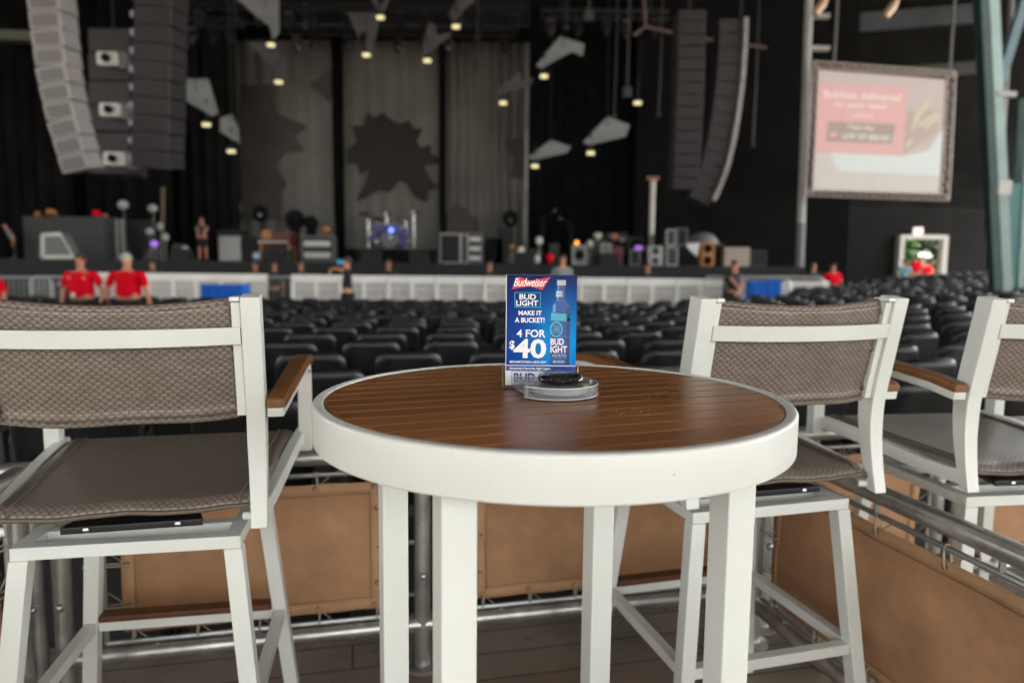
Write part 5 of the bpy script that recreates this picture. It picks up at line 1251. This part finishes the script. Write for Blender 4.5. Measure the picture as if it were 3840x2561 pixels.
for x, y, r_ in ((868, 530, .2), (886, 528, .18), (908, 528, .2), (925, 535, .2), (862, 550, .22), (925, 556, .22)):
    q = dpx(x, y); c = MB().lathe([(r_, -.15), (r_, .15)], 18).build('drum', M['bluedrum'] if 'bluedrum' in M else M.setdefault('bluedrum', mat('violet_drum_shell', (.10, .10, .28), .3)), t, smooth='auto'); c.matrix_local = Matrix.Translation(q) @ Matrix.Rotation(R(65), 4, 'X')
    MB().ring((0, 0, .15), (0, 0, 1), r_, .018, 18, 5).build('rim', M['chrome'], c)
q = dpx(896, 552); c = MB().lathe([(.34, -.2), (.34, .2)], 24).build('bass_drum', M['midgrey'], t, smooth='auto'); c.matrix_local = Matrix.Translation((q.x, 0, .35)) @ Matrix.Rotation(R(90), 4, 'X')
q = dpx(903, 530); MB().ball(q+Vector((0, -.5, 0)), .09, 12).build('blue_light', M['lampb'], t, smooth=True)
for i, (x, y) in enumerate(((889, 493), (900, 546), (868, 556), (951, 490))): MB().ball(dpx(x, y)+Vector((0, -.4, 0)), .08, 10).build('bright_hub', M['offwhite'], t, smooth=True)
# round fans
for px, py, lab in ((601, 491, 'round black fan before the left backdrop panel'), (1172, 503, 'round black fan before the right backdrop panel')):
    p = at(px, py, 31); t = thing('stage_fan', lab, 'fan', (p.x, 31, stz), 0, 'round black fans before the backdrop'); H = p.z-stz
    MB().tube([(0, 0, 0), (0, 0, H)], .04, 6).build('post', M['blackpaint'], t); MB().lathe([(.3, 0), (.3, .03)], 16).build('base', M['blackpaint'], t)
    c = MB().lathe([(.34, 0), (.36, .1), (.30, .16), (.02, .16)], 24).build('fan_housing', M['black'], t, smooth='auto'); c.matrix_local = Matrix.Translation((0, -.05, H)) @ Matrix.Rotation(R(90), 4, 'X')
    MB().ball((0, -.25, H-.08), .07, 10).build('hub', M['ltgrey'] if px < 900 else M['midgrey'], t, smooth=True)
for px, py, r_, lab in ((677, 505, 0.42, 'tall round black loudspeaker left of the silver rack'), (715, 512, .3, 'dark drum-like stand right of the organ')):
    p = at(px, py, 29); t = thing('round_speaker', lab, 'loudspeaker', (p.x, 29, stz)); MB().tube([(0, 0, 0), (0, 0, p.z-stz)], .2, 12).build('pedestal', M['black'], t); MB().ball((0, 0, p.z-stz), r_, 14).build('head', M['black'], t, smooth=True)
cab('open silver-edged double flight case left of the blue card', 1009, 1058, 536, 25.5, 'blackpaint', trim='ltgrey'); cab('silver-edged flight case directly right of the open double case', 1058, 1074, 538, 25.5, 'blackpaint', trim='ltgrey')
cab('rack with a bright silver unit at the right end of the flight cases', 1075, 1107, 534, 25.5, 'dkgrey', trim='midgrey', shelf=3, name='equipment_rack', cat='rack')
for px, y0, y1, mm, lab in ((1160, 525, 606, 'blackpaint', 'black loudspeaker before the right backdrop fan'), (1135, 548, 606, 'black', 'low black box right of the silver racks')):
    cab(lab, px-20, px+20, y0, 26, mm)
stand_(1176, 566, 25, 'short stand with a pale orange lamp', 'orange', .10, 'x')
cab('white-edged amplifier with a bright handle right of the blue card', 1315, 1347, 563, 25, 'midgrey', trim='ltgrey', cones=1, name='amplifier', cat='amplifier')
p = at(1326, 557, 24.9); o = MB().ball((0, 0, 0), .075, 12).build('orange_lamp', M['lampo'], None, smooth=True, loc=(p.x, 25.2, p.z)); tag(o, 'small glowing orange lamp on the white-edged amplifier', 'lamp')
for a in ((1362, 1392, 548, 26.5, 'dkgrey', None, 0, 'dark amplifier stack second from the blue card'), (1394, 1440, 535, 27, 'blackpaint', 'dkgrey', 0, 'tall black rack in the middle of the right-hand equipment'), (1442, 1478, 545, 26.5, 'blackpaint', 'dkgrey', 2, 'black two-cone loudspeaker left of the white light pole'), (1350, 1362, 570, 26, 'dkgrey', None, 0, 'narrow dark box beside the white-edged amplifier')):
    cab(a[7], a[0], a[1], a[2], a[3], a[4], trim=a[5], cones=a[6], name='amplifier', cat='amplifier')
p = at(1383, 548, 26.3); 
for px, py, lab, mm in ((1373, 541, 'small pale lamp head on the dark amplifier stack', 'offwhite'), (1410, 543, 'small reddish lamp head on the tall black rack', 'skin2'), (1466, 570, 'small purple lamp at the foot of the black loudspeaker', 'lampp'), (1427, 549, 'small pale knob lamp right on the tall black rack', 'midgrey')):
    p = at(px, py, 26.2); tag(MB().ball((0, 0, 0), (.16, .08, .10), 10).lathe([(.04, -.16), (.04, 0)], 8).build('small_lamp', M[mm], None, smooth=True, loc=p), lab, 'lamp')
cab('pale-rimmed two-cone cabinet right of the white light pole', 1490, 1522, 565, 25, 'ltgrey', cones=2, name='speaker_cabinet', cat='loudspeaker', cone='dkgrey')
cab('pale-framed lower cabinet, second right of the light pole', 1530, 1557, 567, 25, 'dkgrey', trim='ltgrey', name='speaker_cabinet', cat='loudspeaker')
cab('pale-framed upper cabinet on the second cabinet', 1530, 1552, 527, 25.6, 'dkgrey', trim='ltgrey', name='speaker_cabinet', cat='loudspeaker', y1=564)
cab('pale-framed upper cabinet beside the other upper one', 1554, 1579, 524, 25.6, 'blackpaint', trim='midgrey', name='speaker_cabinet', cat='loudspeaker', y1=564)
cab('dark bin under the white cloth left of the orange speaker', 1560, 1607, 566, 26.2, 'blackpaint', name='case')
cab('orange wooden loudspeaker with two black cones', 1612, 1641, 557, 25, 'orange', cones=2, name='speaker_cabinet', cat='loudspeaker')
cab('case covered in mottled brown and grey stickers at the right end of the stage', 1664, 1722, 568, 25.5, 'mottle' if 'mottle' in M else (M.setdefault('mottle', mat('mottled_stickers', (.42, .26, .16), .6, 0, .1, 7, col2=(.30, .30, .31))) and 'mottle'), depth=.8)
# grey tarpaulin dome and white cloth
p = at(1612, 535, 28); t = thing('tarpaulin', 'grey tarpaulin draped in a dome behind the orange loudspeaker', 'tarpaulin', (p.x, 28, stz))
Hh = p.z-stz
grid_mesh('tarp', lambda u, v: ((.75+.04*math.sin(u*40))*math.cos(u*2*math.pi)*math.cos(v*1.5)**.6, .7*math.sin(u*2*math.pi)*math.cos(v*1.5)**.6, Hh*(.0+math.sin(v*1.5))), 36, 10, M['midgrey'], t)
p = at(1592, 572, 25); tag(MB().prism([(-.25, 0, .2), (.22, 0, .22), (.16, 0, -.28), (.0, 0, -.15), (-.2, 0, .05)], (0, .12, 0)).build('white_cloth', M['whitecloth'], None, loc=p, bevel=.02), 'white cloth hanging left of the orange loudspeaker', 'cloth')
# light pole
a, b_ = at(1494, 606, 26), at(1499, 415, 26); a.z = stz; t = thing('light_pole', 'tall white pole on the stage behind the amplifiers', 'pole', a)
MB().tube([(0, 0, 0), (b_-a)*.36], .10, 10).build('lower_pole', M['midgrey'], t, smooth='auto'); MB().tube([(b_-a)*.36, (b_-a)], .095, 10).build('upper_pole', M['offwhite'], t, smooth='auto')
MB().box((b_-a)+Vector((0, 0, .08)), (.4, .2, .1)).build('top_bracket', M['skin2'], t)
# rigging: hoist chains and a frame bar behind the right columns
t = tag(MB().tube([at(1455, 82, 24), at(1482, 62, 24), at(1600, 88, 24), at(1760, 110, 24)], .05, 6).tube([at(1476, -60, 24), at(1482, 62, 24)], .04, 6).build('rigging_bar', mat('rust_bar', (.13, .08, .085), .6)), 'thin reddish rigging bar crossing behind the right loudspeaker columns', 'rigging')
for px, y1, lab in ((1440, 205, 'thin hoist chain with a hook above the lowest right sail'), (1352, 30, 'thin hoist chain at the top between the right sails')):
    p = at(px, y1, 25); t = thing('hoist_chain', lab, 'chain', p); MB().tube([(0, 0, 0), (0, 0, 13.7-p.z)], .03, 6).build('chain', M['dkgrey'], t); MB().box((0, 0, -.1), (.3, .2, .35)).build('hook_block', M['dkgrey'], t, bevel=.03)
o = MB().bar((0, 0, 0), at(150, 90, 26)-at(-60, 82, 26), .5, .32).build('side_beam', mat('greenish_beam', (.10, .11, .08), .7), None, loc=at(-60, 82, 26)); tag(o, 'greenish beam crossing behind the curved column at the left edge', 'beam')
# overhead lighting bars with rows of dark moving lights
def rig(px0, px1, py, Y, n, lab, seed):
    rn = random.Random(seed); a = at(px0, py, Y); b_ = at(px1, py, Y); b_.z = a.z
    t = thing('lighting_bar', lab, 'lighting bar', a, 0, 'dark lighting bars above the stage'); d = b_-a; L = d.length
    m = MB()
    for oz in (0, .32):
        for oy in (0, .32): m.tube([(0, oy, oz), (L, oy, oz)], .03, 5)
    k2 = int(L/.5)
    for i in range(k2): m.tube([(i*L/k2, 0, 0), ((i+.5)*L/k2, 0, .32), ((i+1)*L/k2, 0, 0)], .016, 4)
    m.build('truss_bar', M['rig'], t)
    for i in range(n):
        x = L*(i+.5)/n+rn.uniform(-.2, .2); ang = rn.uniform(-.5, .5)
        f = MB(); f.box((x, .15, -.12), (.34, .3, .14)).bar((x-.19, .15, -.18), (x-.19, .15, -.48), .04, .12, up=(0, 1, 0)).bar((x+.19, .15, -.18), (x+.19, .15, -.48), .04, .12, up=(0, 1, 0))
        f.tube([(x, .15+.1*math.sin(ang), -.36), (x+.1*ang, .0, -.72)], [.15, .12], 10)
        f.build('moving_light', M['blackpaint'] if i % 3 else M['rig'], t)
    for x in (L*.15, L*.85): MB().tube([(x, .16, .3), (x, .16, 13.7-a.z)], .02, 4).build('hanging_cable', M['rig'], t)
    m = MB(); pts = [(L*q/24, .1, -.02-.10*abs(math.sin(q*.9))) for q in range(25)]; m.tube(pts, .02, 4).build('cable_loom', M['black'], t)
M['rig'] = mat('rig_grey', (.055, .055, .058), .5, .4, .3, 5)
rig(430, 1210, 22, 33, 12, 'high dark lighting bar crossing over the backdrop near the top edge', 1)
rig(640, 1180, 78, 34.5, 9, 'lower dark lighting bar along the top of the backdrop', 2)
rig(1240, 1540, 40, 30, 5, 'dark lighting bar at the top right of the stage', 3)
rig(420, 560, 60, 29, 3, 'short dark lighting bar right of the left loudspeaker columns', 4)
rn = random.Random(11)
for i, (px, y1, lab) in enumerate(((418, 96, 'thin cable above the yellow lamp by the left columns'), (700, 60, 'thin cable over the left backdrop panel'), (1095, 150, 'thin cable over the right backdrop panel'), (1300, 60, 'thin cable above the largest right-hand sail'), (1410, 262, 'thin cable above the pale blue-grey sail'), (1512, 260, 'thin cable left of the straight right loudspeaker column'), (1728, 330, 'thin cable right of the curved right loudspeaker column'))):
    p = at(px, y1, 27); tag(MB().tube([(0, 0, 0), (.03, 0, 2), (0, 0, 13.7-p.z)], .022, 5).ball((0, 0, -.05), .09, 8).build('hanging_wire', M['rig'], None, loc=p), lab, 'cable')
# microphone stands, wedges and small gear
def mic(px, Y, lab, h=1.5, tilt=.5):
    p = at(px, 600, Y); t = thing('microphone_stand', lab, 'stand', (p.x, Y, stz), 0, 'microphone stands on the stage')
    MB().lathe([(.14, 0), (.14, .02)], 12).build('base', M['blackpaint'], t); MB().tube([(0, 0, 0), (0, 0, h)], .010, 5).build('pole', M['dkgrey'], t)
    MB().tube([(0, 0, h), (tilt, -.1, h+.25)], .008, 5).build('boom', M['dkgrey'], t); MB().ball((tilt, -.1, h+.25), .045, 8).build('microphone', M['midgrey'], t)
for px, Y, h, ti, lab in ((660, 24, 1.5, .4, 'microphone stand right of the organ'), (822, 25, 1.6, .5, 'microphone stand left of the drum riser'), (1010, 24.2, 1.5, -.5, 'microphone stand by the open double flight case'), (1245, 25, 1.6, .4, 'microphone stand left of the white-edged amplifier'), (1310, 26, 1.4, -.4, 'microphone stand just left of the glowing orange lamp'), (770, 26, 1.7, -.6, 'microphone stand at the right end of the silver rack')):
    mic(px, Y, lab, h, ti)
def wedge(px, Y, lab, w_=.6):
    p = at(px, 600, Y); t = thing('monitor_wedge', lab, 'monitor', (p.x, Y, stz), 0, 'black floor monitors along the stage edge')
    MB().prism([(-w_/2, 0, 0), (-w_/2, .45, 0), (-w_/2, .42, .34), (-w_/2, .12, .38)], (w_, 0, 0)).build('body', M['blackpaint'], t, bevel=.01)
    MB().prism([(-w_/2+.04, .395, .06), (-w_/2+.04, .44, .05), (-w_/2+.04, .43, .30)], (w_-.08, 0, 0)).build('grille', M['dkgrey'], t)
for i, (px, lab) in enumerate(((410, 'floor monitor at the stage edge left of the bare-legged man'), (620, 'floor monitor before the organ'), (850, 'floor monitor below the drum kit, left one'), (960, 'floor monitor below the drum kit, right one'), (1205, 'floor monitor left of the man in the pale grey shirt'), (1400, 'floor monitor before the tall black rack'))):
    wedge(px, 22.6+.3*(i % 2), lab)
M['tube_w'] = M['ltgrey']
for i, (x0, x1, y0, Y, mt, tr, lab) in enumerate(((1112, 1132, 560, 27, 'dkgrey', None, 'small grey case right of the silver racks'), (1215, 1240, 572, 26.5, 'blackpaint', 'dkgrey', 'low black box left of the microphone stand behind the blue card'), (1262, 1284, 560, 27, 'dkgrey', None, 'grey box just above the man in the pale grey shirt'),
        (1380, 1404, 560, 25.2, 'midgrey', 'ltgrey', 'small pale-edged amplifier below the pale lamp head'), (1408, 1432, 566, 25.1, 'redwood', None, 'small red-brown box before the tall black rack'), (1446, 1470, 574, 24.8, 'blackpaint', 'midgrey', 'low grey-edged box under the purple lamp'), (1644, 1662, 560, 26, 'blackpaint', 'dkgrey', 'narrow black case between the orange loudspeaker and the sticker case'),
        (396, 416, 560, 26, 'dkgrey', None, 'grey box right of the purple lamp stand'), (640, 662, 572, 25, 'blackpaint', 'dkgrey', 'low black box before the organ'), (246, 264, 530, 26, 'blackpaint', 'midgrey', 'narrow case right of the large dark stack'), (1726, 1760, 575, 26, 'blackpaint', 'dkgrey', 'low black case right of the sticker case'))):
    cab(lab, x0, x1, y0, Y, mt, trim=tr)
for px, py, Y, m_, lab in ((588, 588, 24, 'bluecloth', 'pale blue round cushion on a thin stand before the organ'), (1238, 553, 24.6, 'offwhite', 'pale drum hardware ball left of the orange lamp'), (1195, 575, 24.5, 'offwhite', 'small pale bottle standing on the stage right of the fan'), (1232, 595, 23, 'offwhite', 'white towel bundle on the stage edge right of the blue card'), (1262, 592, 23, 'red', 'red cloth bundle on the stage edge behind the blue card'), (380, 545, 25.5, 'ltgrey', 'pale round percussion piece right of the brown pole'), (368, 520, 26, 'ltgrey', 'pale bell above the purple lamp'), (1354, 560, 25, 'ltgrey', 'pale tin on the narrow dark box')):
    p = at(px, py, Y); tag(MB().ball((0, 0, 0), (.12, .10, .14), 10).tube([(0, 0, -.1), (0, 0, stz-p.z)], .012, 4).build({'cushion': 'cushion', 'towel': 'towel', 'cloth': 'cloth_bundle', 'bell': 'bell', 'bottle': 'bottle', 'tin': 'tin'}.get(next((q for q in ('cushion', 'towel', 'cloth', 'bell', 'bottle', 'tin') if q in lab), ''), 'percussion_piece'), M[m_], None, smooth=True, loc=p), lab, next((q for q in ('cushion', 'towel', 'cloth', 'bell', 'bottle', 'tin') if q in lab), 'percussion'))
